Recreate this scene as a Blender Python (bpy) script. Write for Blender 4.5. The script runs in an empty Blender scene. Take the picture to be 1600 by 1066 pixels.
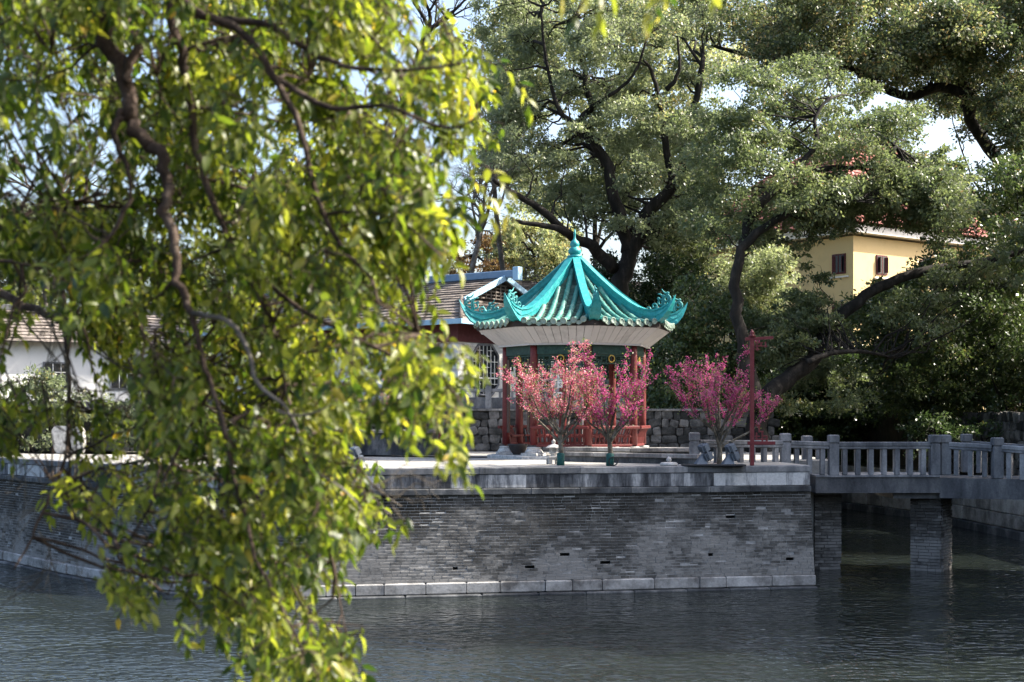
import bpy, math, random
import numpy as np
from mathutils import Vector, Matrix, Quaternion
random.seed(7)
rng = np.random.default_rng(7)
R = math.radians
scene = bpy.context.scene
COL = scene.collection

# ------------------------------------------------------------------ camera, sky, sun, exposure
CZ = 5.15                      # eye height above the water
FPX = 2222.0                   # focal length in pixels of the 1600 px wide photograph
HOR = 650.0                    # horizon row in the photograph
cam_d = bpy.data.cameras.new('camera')
cam = bpy.data.objects.new('camera', cam_d)
COL.objects.link(cam)
cam.location = (0, 0, CZ)
cam.rotation_euler = (R(90), 0, 0)
cam_d.lens = 50.0
cam_d.sensor_width = 36.0
cam_d.shift_y = (HOR - 533.0) / 1600.0
cam_d.clip_end = 3000.0
cam_d.dof.use_dof = True
cam_d.dof.focus_distance = 47.0
cam_d.dof.aperture_fstop = 3.2
scene.camera = cam

SUN_AZ = R(84)                 # from +Y towards +X
SUN_EL = R(42)
world = bpy.data.worlds.new('World')
scene.world = world
world.use_nodes = True
wn = world.node_tree
bg = wn.nodes['Background']
sky = wn.nodes.new('ShaderNodeTexSky')
sky.sky_type = 'NISHITA'
sky.sun_disc = False
sky.sun_elevation = SUN_EL
sky.sun_rotation = SUN_AZ
sky.altitude = 50
sky.air_density = 1.0
sky.dust_density = 5.0
sky.ozone_density = 1.6
wn.links.new(sky.outputs[0], bg.inputs[0])
bg.inputs[1].default_value = 0.15
sun_d = bpy.data.lights.new('sun', 'SUN')
sun_d.energy = 5.0
sun_d.angle = R(0.53)
sun_d.color = (1.0, 0.93, 0.82)
sun = bpy.data.objects.new('sun', sun_d)
COL.objects.link(sun)
SDIR = Vector((math.sin(SUN_AZ) * math.cos(SUN_EL), math.cos(SUN_AZ) * math.cos(SUN_EL), math.sin(SUN_EL)))
sun.rotation_euler = (-SDIR).to_track_quat('-Z', 'Y').to_euler()
sun.location = (30, 20, 40)
vs = scene.view_settings
vs.view_transform = 'Standard'
vs.look = 'None'
vs.exposure = 1.55
vs.gamma = 1.0
vs.use_curve_mapping = False
cy = scene.cycles
cy.use_denoising = True
cy.max_bounces = 7
cy.diffuse_bounces = 3
cy.glossy_bounces = 3
cy.transmission_bounces = 3
cy.caustics_reflective = False
cy.caustics_refractive = False

# ------------------------------------------------------------------ helpers
def P(px, py, d):
    """a pixel of the 1600x1066 photograph at depth d metres -> world point"""
    return Vector(((px - 800.0) * d / FPX, d, CZ - (py - HOR) * d / FPX))

def PX(px, d):
    return (px - 800.0) * d / FPX

def new_obj(name, mesh, parent=None, loc=None):
    o = bpy.data.objects.new(name, mesh)
    COL.objects.link(o)
    if parent is not None:
        o.parent = parent
    if loc is not None:
        o.location = loc
    return o

def tag(o, label=None, cat=None, group=None, kind=None):
    if label: o['label'] = label
    if cat: o['category'] = cat
    if group: o['group'] = group
    if kind: o['kind'] = kind
    return o

def thing(name, label, cat, loc=(0, 0, 0), rz=0.0, group=None):
    o = bpy.data.objects.new(name, None)
    o.empty_display_size = 0.3
    COL.objects.link(o)
    o.location = loc
    o.rotation_euler = (0, 0, rz)
    return tag(o, label, cat, group)

def copy_tree(o, parent=None):
    c = o.copy()
    COL.objects.link(c)
    if parent is not None:
        c.parent = parent
    for ch in o.children:
        copy_tree(ch, c)
    return c

class MB:
    """collects shapes, then links them as one mesh"""
    def __init__(self):
        self.v = []; self.f = []; self.sm = []
    def add(self, vs_, fs, smooth=False):
        b = len(self.v)
        self.v.extend([tuple(p) for p in vs_])
        for f in fs:
            self.f.append([i + b for i in f]); self.sm.append(smooth)
        return self
    def box(self, x0, x1, y0, y1, z0, z1, M=None, taper=0.0):
        t = taper
        vs_ = [(x0, y0, z0), (x1, y0, z0), (x1, y1, z0), (x0, y1, z0),
               (x0 + t, y0 + t, z1), (x1 - t, y0 + t, z1), (x1 - t, y1 - t, z1), (x0 + t, y1 - t, z1)]
        if M is not None:
            vs_ = [M @ Vector(p) for p in vs_]
        return self.add(vs_, [(0, 3, 2, 1), (4, 5, 6, 7), (0, 1, 5, 4), (1, 2, 6, 5), (2, 3, 7, 6), (3, 0, 4, 7)])
    def bbox(self, sx, sy, sz, M=None, b=0.02):
        """centred box with chamfered long edges"""
        x, y, z = sx / 2, sy / 2, sz / 2
        b = min(b, x * .6, y * .6, z * .6)
        vs_ = []
        for (zz, k) in ((-z, b), (-z + b, 0), (z - b, 0), (z, b)):
            xx, yy = x - k, y - k
            vs_ += [(-xx, -yy, zz), (xx, -yy, zz), (xx, yy, zz), (-xx, yy, zz)]
        fs = [(3, 2, 1, 0), (12, 13, 14, 15)]
        for l in range(3):
            for i in range(4):
                fs.append((l * 4 + i, l * 4 + (i + 1) % 4, l * 4 + 4 + (i + 1) % 4, l * 4 + 4 + i))
        if M is not None:
            vs_ = [M @ Vector(p) for p in vs_]
        return self.add(vs_, fs)
    def prism(self, poly, z0, z1, M=None):
        n = len(poly)
        vs_ = [(p[0], p[1], z0) for p in poly] + [(p[0], p[1], z1) for p in poly]
        if M is not None:
            vs_ = [M @ Vector(p) for p in vs_]
        fs = [tuple(range(n - 1, -1, -1)), tuple(range(n, 2 * n))]
        for i in range(n):
            j = (i + 1) % n
            fs.append((i, j, n + j, n + i))
        return self.add(vs_, fs)
    def lathe(self, prof, n=12, c=(0, 0, 0), smooth=True, rot=0.0):
        vs_ = []; fs = []
        for r, z in prof:
            for i in range(n):
                a = rot + 2 * math.pi * i / n
                vs_.append((c[0] + r * math.cos(a), c[1] + r * math.sin(a), c[2] + z))
        for k in range(len(prof) - 1):
            for i in range(n):
                j = (i + 1) % n
                fs.append((k * n + i, k * n + j, k * n + n + j, k * n + n + i))
        fs.append(tuple(range(n - 1, -1, -1)))
        fs.append(tuple((len(prof) - 1) * n + i for i in range(n)))
        return self.add(vs_, fs, smooth)
    def tube(self, pts, rad, n=6, caps=True, smooth=True):
        pts = [Vector(p) for p in pts]
        m = len(pts)
        if not hasattr(rad, '__len__'):
            rad = [rad] * m
        t = (pts[1] - pts[0]).normalized()
        up = Vector((0, 0, 1)) if abs(t.z) < .9 else Vector((1, 0, 0))
        a = t.cross(up).normalized()
        vs_ = []; fs = []
        for i in range(m):
            if i == 0: tt = pts[1] - pts[0]
            elif i == m - 1: tt = pts[i] - pts[i - 1]
            else: tt = pts[i + 1] - pts[i - 1]
            if tt.length < 1e-6: tt = t
            tt = tt.normalized()
            a = (a - tt * a.dot(tt))
            if a.length < 1e-5: a = tt.orthogonal()
            a = a.normalized()
            b = tt.cross(a)
            for k in range(n):
                an = 2 * math.pi * k / n
                vs_.append(pts[i] + (a * math.cos(an) + b * math.sin(an)) * rad[i])
        for i in range(m - 1):
            for k in range(n):
                j = (k + 1) % n
                fs.append((i * n + k, i * n + j, i * n + n + j, i * n + n + k))
        if caps:
            fs.append(tuple(range(n - 1, -1, -1)))
            fs.append(tuple((m - 1) * n + k for k in range(n)))
        return self.add(vs_, fs, smooth)
    def quad(self, a, b, c, d):
        return self.add([a, b, c, d], [(0, 1, 2, 3)])
    def slab(self, poly3, th, M=None):
        """polygon in 3D extruded against its normal"""
        ps = [Vector(p) for p in poly3]
        nrm = (ps[1] - ps[0]).cross(ps[2] - ps[0]).normalized()
        n = len(ps)
        vs_ = ps + [p - nrm * th for p in ps]
        fs = [tuple(range(n)), tuple(range(2 * n - 1, n - 1, -1))]
        for i in range(n):
            j = (i + 1) % n
            fs.append((j, i, n + i, n + j))
        return self.add(vs_, fs)
    def mesh(self, name, mat, attr=None):
        me = bpy.data.meshes.new(name)
        me.from_pydata(self.v, [], self.f)
        me.polygons.foreach_set('use_smooth', self.sm)
        if mat: me.materials.append(mat)
        if attr is not None:
            at = me.attributes.new('rnd', 'FLOAT', 'FACE')
            at.data.foreach_set('value', np.asarray(attr, dtype=np.float32))
        me.update()
        return me
    def build(self, name, mat, parent=None, loc=None, attr=None):
        return new_obj(name, self.mesh(name, mat, attr), parent, loc)

def np_mesh(name, V, Q, mat, rnd=None):
    me = bpy.data.meshes.new(name)
    V = np.asarray(V, dtype=np.float32); Q = np.asarray(Q, dtype=np.int32)
    me.vertices.add(len(V)); me.vertices.foreach_set('co', V.ravel())
    k = Q.shape[1]
    me.loops.add(Q.size); me.loops.foreach_set('vertex_index', Q.ravel())
    me.polygons.add(len(Q)); me.polygons.foreach_set('loop_start', np.arange(0, Q.size, k, dtype=np.int32))
    if rnd is not None:
        at = me.attributes.new('rnd', 'FLOAT', 'FACE')
        at.data.foreach_set('value', np.asarray(rnd, dtype=np.float32))
    me.materials.append(mat)
    me.update(calc_edges=True)
    return me

def smooth_line(pts, k=4):
    """Catmull-Rom through Vectors"""
    pts = [Vector(p) for p in pts]
    if len(pts) < 3: return pts
    out = []
    n = len(pts)
    for i in range(n - 1):
        p0 = pts[max(i - 1, 0)]; p1 = pts[i]; p2 = pts[i + 1]; p3 = pts[min(i + 2, n - 1)]
        for j in range(k):
            t = j / k
            out.append(0.5 * ((2 * p1) + (p2 - p0) * t + (2 * p0 - 5 * p1 + 4 * p2 - p3) * t * t + (3 * p1 - p0 - 3 * p2 + p3) * t ** 3))
    out.append(pts[-1])
    return out

def lerp_list(a, n):
    """resample a list of numbers to n"""
    xs = np.linspace(0, len(a) - 1, n)
    return list(np.interp(xs, range(len(a)), a))

def norm_rows(a):
    return a / np.maximum(np.linalg.norm(a, axis=1, keepdims=True), 1e-9)

def frame(origin, tx, ty, tz=Vector((0, 0, 1))):
    M = Matrix.Identity(4)
    for i, a in enumerate((tx, ty, tz)):
        for j in range(3): M[j][i] = a[j]
    for j in range(3): M[j][3] = origin[j]
    return M

# ------------------------------------------------------------------ materials
def nodes_of(name):
    m = bpy.data.materials.new(name)
    m.use_nodes = True
    nt = m.node_tree
    return m, nt, nt.nodes['Principled BSDF']

def N(nt, t, **kw):
    n = nt.nodes.new(t)
    for k, v in kw.items(): setattr(n, k, v)
    return n

def ramp(nt, stops):
    r = N(nt, 'ShaderNodeValToRGB')
    e = r.color_ramp.elements
    while len(e) > 1: e.remove(e[-1])
    e[0].position = stops[0][0]; e[0].color = (*stops[0][1], 1)
    for p, c in stops[1:]:
        x = e.new(p); x.color = (*c, 1)
    return r

def pos_noise(nt, scale, detail=6, rough=.6, stretch=(1, 1, 1)):
    g = N(nt, 'ShaderNodeNewGeometry')
    mp = N(nt, 'ShaderNodeMapping')
    mp.inputs['Scale'].default_value = stretch
    nt.links.new(g.outputs['Position'], mp.inputs['Vector'])
    n = N(nt, 'ShaderNodeTexNoise')
    n.inputs['Scale'].default_value = scale
    n.inputs['Detail'].default_value = detail
    n.inputs['Roughness'].default_value = rough
    nt.links.new(mp.outputs[0], n.inputs['Vector'])
    return n

def unit_random(nt):
    """one number per object or per joined piece"""
    oi = N(nt, 'ShaderNodeObjectInfo')
    at = N(nt, 'ShaderNodeAttribute', attribute_name='rnd')
    ad = N(nt, 'ShaderNodeMath', operation='ADD')
    nt.links.new(oi.outputs['Random'], ad.inputs[0]); nt.links.new(at.outputs['Fac'], ad.inputs[1])
    fr = N(nt, 'ShaderNodeMath', operation='FRACT')
    nt.links.new(ad.outputs[0], fr.inputs[0])
    return fr

def stone(name, dark, mid, light, scale=1.2, stretch=(1, 1, 1), rough=.85, bump=.3, fine=14., piece=.0, lo=.35, hi=.68, spec=.25):
    """mottled mineral surface: stops on a world noise, fine grain bump, piece-to-piece change"""
    m, nt, b = nodes_of(name)
    n1 = pos_noise(nt, scale, 8, .68, stretch)
    r = ramp(nt, [(lo, dark), ((lo + hi) / 2, mid), (hi, light)])
    src = n1.outputs['Fac']
    if piece > 0:
        u = unit_random(nt)
        ma = N(nt, 'ShaderNodeMath', operation='MULTIPLY_ADD')
        nt.links.new(u.outputs[0], ma.inputs[0]); ma.inputs[1].default_value = piece
        sb = N(nt, 'ShaderNodeMath', operation='SUBTRACT'); sb.inputs[1].default_value = piece / 2
        nt.links.new(src, sb.inputs[0]); nt.links.new(sb.outputs[0], ma.inputs[2])
        src = ma.outputs[0]
    nt.links.new(src, r.inputs[0])
    n2 = pos_noise(nt, fine, 6, .7)
    mx = N(nt, 'ShaderNodeMix', data_type='RGBA', blend_type='MULTIPLY')
    mx.inputs[0].default_value = .55
    gr = ramp(nt, [(.25, (.45, .45, .45)), (.7, (1.2, 1.2, 1.2))])
    nt.links.new(n2.outputs['Fac'], gr.inputs[0])
    nt.links.new(r.outputs[0], mx.inputs[6]); nt.links.new(gr.outputs[0], mx.inputs[7])
    nt.links.new(mx.outputs[2], b.inputs['Base Color'])
    bp = N(nt, 'ShaderNodeBump'); bp.inputs['Strength'].default_value = bump; bp.inputs['Distance'].default_value = .02
    nt.links.new(n2.outputs['Fac'], bp.inputs['Height']); nt.links.new(bp.outputs[0], b.inputs['Normal'])
    b.inputs['Roughness'].default_value = rough
    b.inputs['Specular IOR Level'].default_value = spec
    return m

def paint(name, c, rough=.5, wear=.25, worn=(.3, .3, .3), scale=6., spec=.35, stretch=(1, 1, 1), metal=0., piece=0.):
    m, nt, b = nodes_of(name)
    n1 = pos_noise(nt, scale, 8, .7, stretch)
    lo = tuple(x * (1 - wear) for x in c)
    hi = tuple(x * (1 - wear * .6) + w * wear * .6 for x, w in zip(c, worn))
    r = ramp(nt, [(.3, lo), (.5, c), (.72, hi)])
    src = n1.outputs['Fac']
    if piece > 0:
        u = unit_random(nt)
        ma = N(nt, 'ShaderNodeMath', operation='MULTIPLY_ADD'); ma.inputs[1].default_value = piece
        sb = N(nt, 'ShaderNodeMath', operation='SUBTRACT'); sb.inputs[1].default_value = piece / 2
        nt.links.new(src, sb.inputs[0]); nt.links.new(u.outputs[0], ma.inputs[0]); nt.links.new(sb.outputs[0], ma.inputs[2])
        src = ma.outputs[0]
    nt.links.new(src, r.inputs[0])
    nt.links.new(r.outputs[0], b.inputs['Base Color'])
    b.inputs['Roughness'].default_value = rough
    b.inputs['Specular IOR Level'].default_value = spec
    b.inputs['Metallic'].default_value = metal
    bp = N(nt, 'ShaderNodeBump'); bp.inputs['Strength'].default_value = .15; bp.inputs['Distance'].default_value = .01
    nt.links.new(n1.outputs['Fac'], bp.inputs['Height']); nt.links.new(bp.outputs[0], b.inputs['Normal'])
    return m

def leaf_mat(name, stops, trans=.35, tmul=1.6, rough=.45, spec=.35, tb=.8):
    m, nt, b = nodes_of(name)
    u = unit_random(nt)
    r = ramp(nt, stops)
    nt.links.new(u.outputs[0], r.inputs[0])
    nt.links.new(r.outputs[0], b.inputs['Base Color'])
    b.inputs['Roughness'].default_value = rough
    b.inputs['Specular IOR Level'].default_value = spec
    tr = N(nt, 'ShaderNodeBsdfTranslucent')
    mu = N(nt, 'ShaderNodeMix', data_type='RGBA', blend_type='MULTIPLY'); mu.inputs[0].default_value = 1
    mu.inputs[7].default_value = (tmul, tmul * 1.05, tmul * tb, 1)
    nt.links.new(r.outputs[0], mu.inputs[6]); nt.links.new(mu.outputs[2], tr.inputs['Color'])
    ms = N(nt, 'ShaderNodeMixShader'); ms.inputs[0].default_value = trans
    nt.links.new(b.outputs[0], ms.inputs[1]); nt.links.new(tr.outputs[0], ms.inputs[2])
    nt.links.new(ms.outputs[0], nt.nodes['Material Output'].inputs['Surface'])
    return m

M = {}
M['coping'] = stone('coping stone', (.07, .075, .08), (.15, .155, .165), (.30, .30, .30), .9, (1, 1, .3), bump=.4, piece=.14)
M['slab'] = stone('wall slab', (.035, .037, .042), (.16, .165, .175), (.52, .52, .52), 2.6, (1, 1, .2), bump=.35, piece=.30, lo=.34, hi=.62)
M['ledge'] = stone('ledge stone', (.03, .032, .036), (.075, .08, .085), (.22, .22, .22), 1.4, (1, 1, .5), bump=.4, piece=.15)
M['plinth'] = stone('plinth stone', (.12, .115, .11), (.30, .295, .285), (.46, .45, .44), 1.5, (1, 1, 1), bump=.5, piece=.12)
M['mortar'] = stone('lime mortar', (.09, .09, .09), (.26, .26, .255), (.44, .44, .43), .9, (1, 1, 1.6), bump=.5)
M['core'] = stone('wall core', (.02, .02, .02), (.04, .04, .04), (.07, .07, .07), 2.)
M['plaza'] = stone('plaza paving', (.22, .21, .19), (.36, .345, .31), (.46, .44, .40), .8, bump=.2)
M['kerb'] = stone('kerb stone', (.08, .08, .078), (.22, .21, .20), (.40, .385, .36), 1.6, (1, 1, .4), bump=.4, piece=.2)
M['pale_stone'] = stone('pale carved stone', (.30, .30, .29), (.48, .47, .45), (.60, .59, .56), 3.5, bump=.3)
M['rubble'] = stone('rubble stone', (.032, .032, .03), (.085, .082, .078), (.19, .18, .17), 2.2, bump=.7, piece=.4, fine=9.)
M['rubble_joint'] = stone('rubble joint', (.03, .03, .028), (.07, .068, .065), (.13, .125, .12), 2.5, bump=.6)
M['bridge'] = stone('bridge granite', (.08, .085, .095), (.19, .195, .205), (.33, .33, .335), 1.5, (1, 1, .35), bump=.35, piece=.15)
M['bridge_dark'] = stone('bridge beam', (.045, .047, .052), (.10, .103, .11), (.19, .19, .19), 1.2, (1, 1, .3), bump=.3)
M['earth'] = stone('earth', (.03, .026, .018), (.06, .052, .035), (.10, .085, .055), 1.3, bump=.8)
M['bank'] = stone('bank stone', (.14, .135, .125), (.29, .28, .26), (.42, .405, .375), 1.4, bump=.5, piece=.25)

def brick_mat():
    m, nt, b = nodes_of('grey brick')
    u = unit_random(nt)
    n1 = pos_noise(nt, .55, 5, .6, (1, 1, 1.8))
    n0 = pos_noise(nt, 6., 8, .75)
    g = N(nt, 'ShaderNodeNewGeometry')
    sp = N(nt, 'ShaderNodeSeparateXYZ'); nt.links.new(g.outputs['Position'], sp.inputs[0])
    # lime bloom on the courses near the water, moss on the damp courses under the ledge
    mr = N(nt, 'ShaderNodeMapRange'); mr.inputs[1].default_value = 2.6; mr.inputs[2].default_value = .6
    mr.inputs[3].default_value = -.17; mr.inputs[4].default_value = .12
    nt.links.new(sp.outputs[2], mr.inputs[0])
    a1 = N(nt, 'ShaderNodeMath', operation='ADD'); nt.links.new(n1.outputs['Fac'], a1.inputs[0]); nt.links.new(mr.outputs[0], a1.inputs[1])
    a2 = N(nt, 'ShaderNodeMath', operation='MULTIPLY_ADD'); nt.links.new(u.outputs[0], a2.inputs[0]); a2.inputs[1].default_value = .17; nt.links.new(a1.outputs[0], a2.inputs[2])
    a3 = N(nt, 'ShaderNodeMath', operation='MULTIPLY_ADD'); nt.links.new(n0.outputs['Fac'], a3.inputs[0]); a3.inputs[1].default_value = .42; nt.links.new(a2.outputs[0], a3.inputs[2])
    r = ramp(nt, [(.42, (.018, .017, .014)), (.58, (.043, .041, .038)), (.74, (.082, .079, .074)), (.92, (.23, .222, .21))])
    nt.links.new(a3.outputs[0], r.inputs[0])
    nt.links.new(r.outputs[0], b.inputs['Base Color'])
    b.inputs['Roughness'].default_value = .9
    b.inputs['Specular IOR Level'].default_value = .15
    n2 = pos_noise(nt, 30., 4, .7)
    bp = N(nt, 'ShaderNodeBump'); bp.inputs['Strength'].default_value = .5; bp.inputs['Distance'].default_value = .01
    nt.links.new(n2.outputs['Fac'], bp.inputs['Height']); nt.links.new(bp.outputs[0], b.inputs['Normal'])
    return m
M['brick'] = brick_mat()

def water_mat():
    m, nt, b = nodes_of('pond water')
    b.inputs['Base Color'].default_value = (.013, .017, .015, 1)
    b.inputs['Roughness'].default_value = .04
    b.inputs['IOR'].default_value = 1.33
    b.inputs['Specular IOR Level'].default_value = .5
    n1 = pos_noise(nt, 3.6, 1.5, .45, (.85, 1.0, 1))
    n2 = pos_noise(nt, 1.1, 1, .5, (.7, 1.0, 1))
    n3 = pos_noise(nt, .13, 2, .5)
    mr = N(nt, 'ShaderNodeMapRange'); mr.inputs[1].default_value = .35; mr.inputs[2].default_value = .65; mr.inputs[3].default_value = .30; mr.inputs[4].default_value = 1.3
    nt.links.new(n3.outputs['Fac'], mr.inputs[0])
    ad = N(nt, 'ShaderNodeMath', operation='MULTIPLY_ADD'); nt.links.new(n2.outputs['Fac'], ad.inputs[0]); ad.inputs[1].default_value = .9; nt.links.new(n1.outputs['Fac'], ad.inputs[2])
    mu = N(nt, 'ShaderNodeMath', operation='MULTIPLY'); nt.links.new(ad.outputs[0], mu.inputs[0]); nt.links.new(mr.outputs[0], mu.inputs[1])
    bp = N(nt, 'ShaderNodeBump'); bp.inputs['Strength'].default_value = 1.; bp.inputs['Distance'].default_value = .13
    nt.links.new(mu.outputs[0], bp.inputs['Height']); nt.links.new(bp.outputs[0], b.inputs['Normal'])
    return m
M['water'] = water_mat()

M['teal'] = paint('teal glaze paint', (.012, .265, .275), .48, .45, (.24, .46, .44), 5.5, .45)
M['teal_dull'] = paint('faded teal paint', (.03, .22, .225), .6, .35, (.3, .45, .38), 5.)
M['tile'] = paint('weathered green roof tile', (.045, .195, .165), .55, .5, (.38, .48, .38), 7., .3, piece=.3)
M['pan'] = paint('mossy pan tile', (.03, .075, .055), .75, .5, (.2, .22, .15), 8., piece=.3)
M['tile_end'] = paint('pale tile end', (.20, .27, .22), .7, .5, (.5, .54, .44), 12., piece=.3)
M['red'] = paint('oxblood red paint', (.125, .020, .019), .5, .35, (.26, .10, .09), 4., .35)
M['red_post'] = paint('red post paint', (.15, .020, .024), .5, .3, (.35, .15, .15), 6.)
M['board'] = paint('pale soffit board', (.50, .485, .48), .7, .22, (.5, .48, .46), 3., .2, piece=.25)
M['dark_wood'] = paint('dark eave wood', (.035, .026, .022), .75, .4, (.1, .09, .08), 7.)
M['green_beam'] = paint('green painted beam', (.010, .042, .034), .6, .45, (.08, .14, .11), 9.)
M['gold'] = paint('ochre gilding', (.50, .33, .06), .45, .3, (.6, .5, .3), 9.)
M['wood_brown'] = paint('brown board', (.09, .055, .04), .8, .35, (.2, .15, .1), 7.)
M['plaster'] = paint('white plaster', (.74, .73, .70), .85, .12, (.6, .58, .55), 1.4, .15)
M['yellow'] = paint('cream yellow plaster', (.66, .50, .26), .85, .12, (.6, .5, .35), .8, .15)
M['yellow_trim'] = paint('white cornice', (.78, .75, .70), .8, .1, (.6, .58, .55), 1., .15)
M['blue_trim'] = paint('pale blue trim', (.30, .48, .62), .7, .2, (.6, .68, .72), 2.5)
M['blue_ridge'] = paint('slate blue ridge', (.16, .25, .36), .75, .25, (.4, .45, .5), 3.)
M['grey_tile'] = paint('grey brown roof tile', (.17, .145, .125), .85, .5, (.36, .31, .28), 5., .15, piece=.4)
M['red_tile'] = paint('faded red roof tile', (.26, .095, .08), .8, .4, (.42, .27, .24), 3., .15, piece=.4)
M['maroon'] = paint('maroon wood', (.10, .026, .028), .7, .3, (.2, .1, .1), 5.)
M['window_dark'] = paint('window glass', (.025, .028, .032), .15, .2, (.05, .05, .05), 2., .5)
M['iron'] = paint('dark iron', (.02, .021, .023), .6, .3, (.06, .05, .05), 9.)
M['metal'] = paint('blue grey cast metal', (.13, .15, .18), .45, .25, (.3, .32, .34), 6., .4, metal=.3)
M['lamp_glass'] = paint('floodlight glass', (.10, .12, .14), .12, .15, (.2, .2, .2), 4., .6)
M['white_sign'] = paint('white sign board', (.78, .76, .74), .7, .06, (.7, .7, .7), 3.)
M['ink'] = paint('black ink', (.015, .015, .017), .8, .1)
M['pink_sign'] = paint('pink card', (.65, .25, .30), .7, .1)
M['wrap'] = paint('green trunk wrap', (.008, .075, .068), .6, .25, (.1, .2, .2), 9.)
M['pot'] = paint('dark glazed pot', (.035, .03, .03), .5, .3, (.1, .09, .08), 5.)
M['bark'] = stone('dark bark', (.007, .006, .005), (.018, .015, .012), (.05, .042, .035), 3., (1, 1, .3), bump=1., fine=10.)
M['bark_pale'] = stone('pale twig bark', (.07, .06, .05), (.15, .13, .11), (.28, .25, .22), 3., bump=.5)
M['bark_front'] = stone('brown branch bark', (.022, .014, .010), (.065, .043, .032), (.16, .12, .095), 9., (1, 1, .5), bump=.8, fine=30.)
M['bark_peach'] = stone('grey peach bark', (.05, .045, .035), (.12, .105, .08), (.26, .24, .20), 5., bump=.6)

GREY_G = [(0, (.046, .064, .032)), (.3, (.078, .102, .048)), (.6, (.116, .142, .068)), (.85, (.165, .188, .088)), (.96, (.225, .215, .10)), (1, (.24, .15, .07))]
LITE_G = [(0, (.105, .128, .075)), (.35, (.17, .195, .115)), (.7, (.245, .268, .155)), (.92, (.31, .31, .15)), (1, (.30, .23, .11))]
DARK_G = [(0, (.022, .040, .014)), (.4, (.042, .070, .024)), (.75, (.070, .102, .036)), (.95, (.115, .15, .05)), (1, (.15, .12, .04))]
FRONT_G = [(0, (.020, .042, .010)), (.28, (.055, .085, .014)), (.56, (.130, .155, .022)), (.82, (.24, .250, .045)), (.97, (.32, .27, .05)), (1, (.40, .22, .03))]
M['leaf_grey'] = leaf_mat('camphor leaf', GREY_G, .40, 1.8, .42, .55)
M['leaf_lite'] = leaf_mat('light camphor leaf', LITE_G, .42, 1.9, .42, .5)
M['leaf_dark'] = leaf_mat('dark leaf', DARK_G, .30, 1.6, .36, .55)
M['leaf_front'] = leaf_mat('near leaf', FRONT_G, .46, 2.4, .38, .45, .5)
M['leaf_bronze'] = leaf_mat('bronze leaf', [(0, (.10, .055, .025)), (.5, (.17, .10, .04)), (1, (.24, .17, .07))], .35, 1.4)
PET = [(0, (.42, .055, .13)), (.4, (.60, .135, .235)), (.75, (.70, .24, .33)), (1, (.78, .45, .48))]
M['petal'] = leaf_mat('pink blossom', PET, .35, 1.2, .6, .2)
M['petal_deep'] = leaf_mat('deep pink blossom', [(0, (.30, .03, .13)), (.5, (.50, .075, .25)), (1, (.64, .20, .38))], .35, 1.2, .6, .2)
M['leaf_young'] = leaf_mat('young peach leaf', [(0, (.10, .15, .03)), (1, (.20, .24, .07))], .4, 1.5)

# ------------------------------------------------------------------ setting: water, ground, banks
ZP = 3.65                                    # plaza level
ZU = 5.35                                    # upper ground behind the rubble wall
w = MB(); w.quad((-400, -60, 0), (400, -60, 0), (400, 200, 0), (-400, 200, 0))
tag(w.build('water', M['water']), kind='structure')
TOP = [Vector((-46, 72)), Vector((-30, 64)), Vector((-17.5, 50.4)), Vector((-13.4, 45.4)), Vector((-10.2, 42.0)), Vector((-6.2, 40.25)), Vector((9.0, 43.1))]
pl = [(p.x, p.y) for p in TOP[1:]]
g = MB()
g.prism([(-30, 66)] + [(p.x + .05, p.y + .42) for p in TOP[2:]] + [(8.9, 43.6), (9.8, 47.9), (11.0, 47.9), (11.0, 60.4), (-30, 60.4)][0:0] + [(8.6, 47.9), (11.0, 47.9), (11.0, 60.25), (-30, 60.25)], -1.5, ZP - .004)
tag(g.build('plaza', M['plaza']), kind='structure')
g = MB()
g.prism([(-400, 60.3), (11.0, 60.3), (11.0, 84.5), (20.4, 81.5), (22.2, 72.5), (22.7, 66), (22.9, 59), (23.6, 45), (25.5, 31), (40, 22), (400, 22), (400, 900), (-400, 900)], -1.5, ZU)
tag(g.build('ground', M['earth']), kind='structure')
g = MB()
g.prism([(11.0, 83), (18.4, 80), (20.5, 72), (21, 66), (21.3, 59), (22, 45), (24, 30), (40, 20), (40, 21.9), (25.4, 31), (23.5, 45), (22.8, 59), (22.6, 66), (22.1, 72.5), (20.3, 81.4), (11.0, 84.4)], -1.5, 2.42)
tag(g.build('bank', M['earth']), kind='structure')
g = MB(); g.prism([(-60, -80), (60, -80), (60, 2.2), (-60, 2.2)], -1.5, ZP)
tag(g.build('near_bank', M['earth']), kind='structure')

# ------------------------------------------------------------------ the brick quay wall
BAT = .5
quay = thing('quay_wall', 'long grey brick quay wall with stone coping rising from the pond', 'wall', (0, 0, 0))
def seg_frame(i):
    a, b = TOP[i], TOP[i + 1]
    t = (b - a); L = t.length; t = t / L
    n = Vector((t.y, -t.x))
    return a, t, n, L
def off(z): return BAT * (1 - z / ZP)
def wpt(i, u, z, out=0.0):
    a, t, n, L = seg_frame(i)
    p = a + t * u + n * (off(z) + out)
    return Vector((p.x, p.y, z))
def corner_ext(si, z, out=0.0):
    def half(i, j):
        if i < 0 or j > 5: return 0.0
        t0, t1 = seg_frame(i)[1], seg_frame(j)[1]
        return math.atan2(t0.x * t1.y - t0.y * t1.x, t0.dot(t1)) / 2
    o_ = off(z) + out
    return math.tan(half(si - 1, si)) * o_, math.tan(half(si, si + 1)) * o_
def topix(p): return (800 + p.x / p.y * FPX, HOR + (CZ - p.z) / p.y * FPX)

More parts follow.
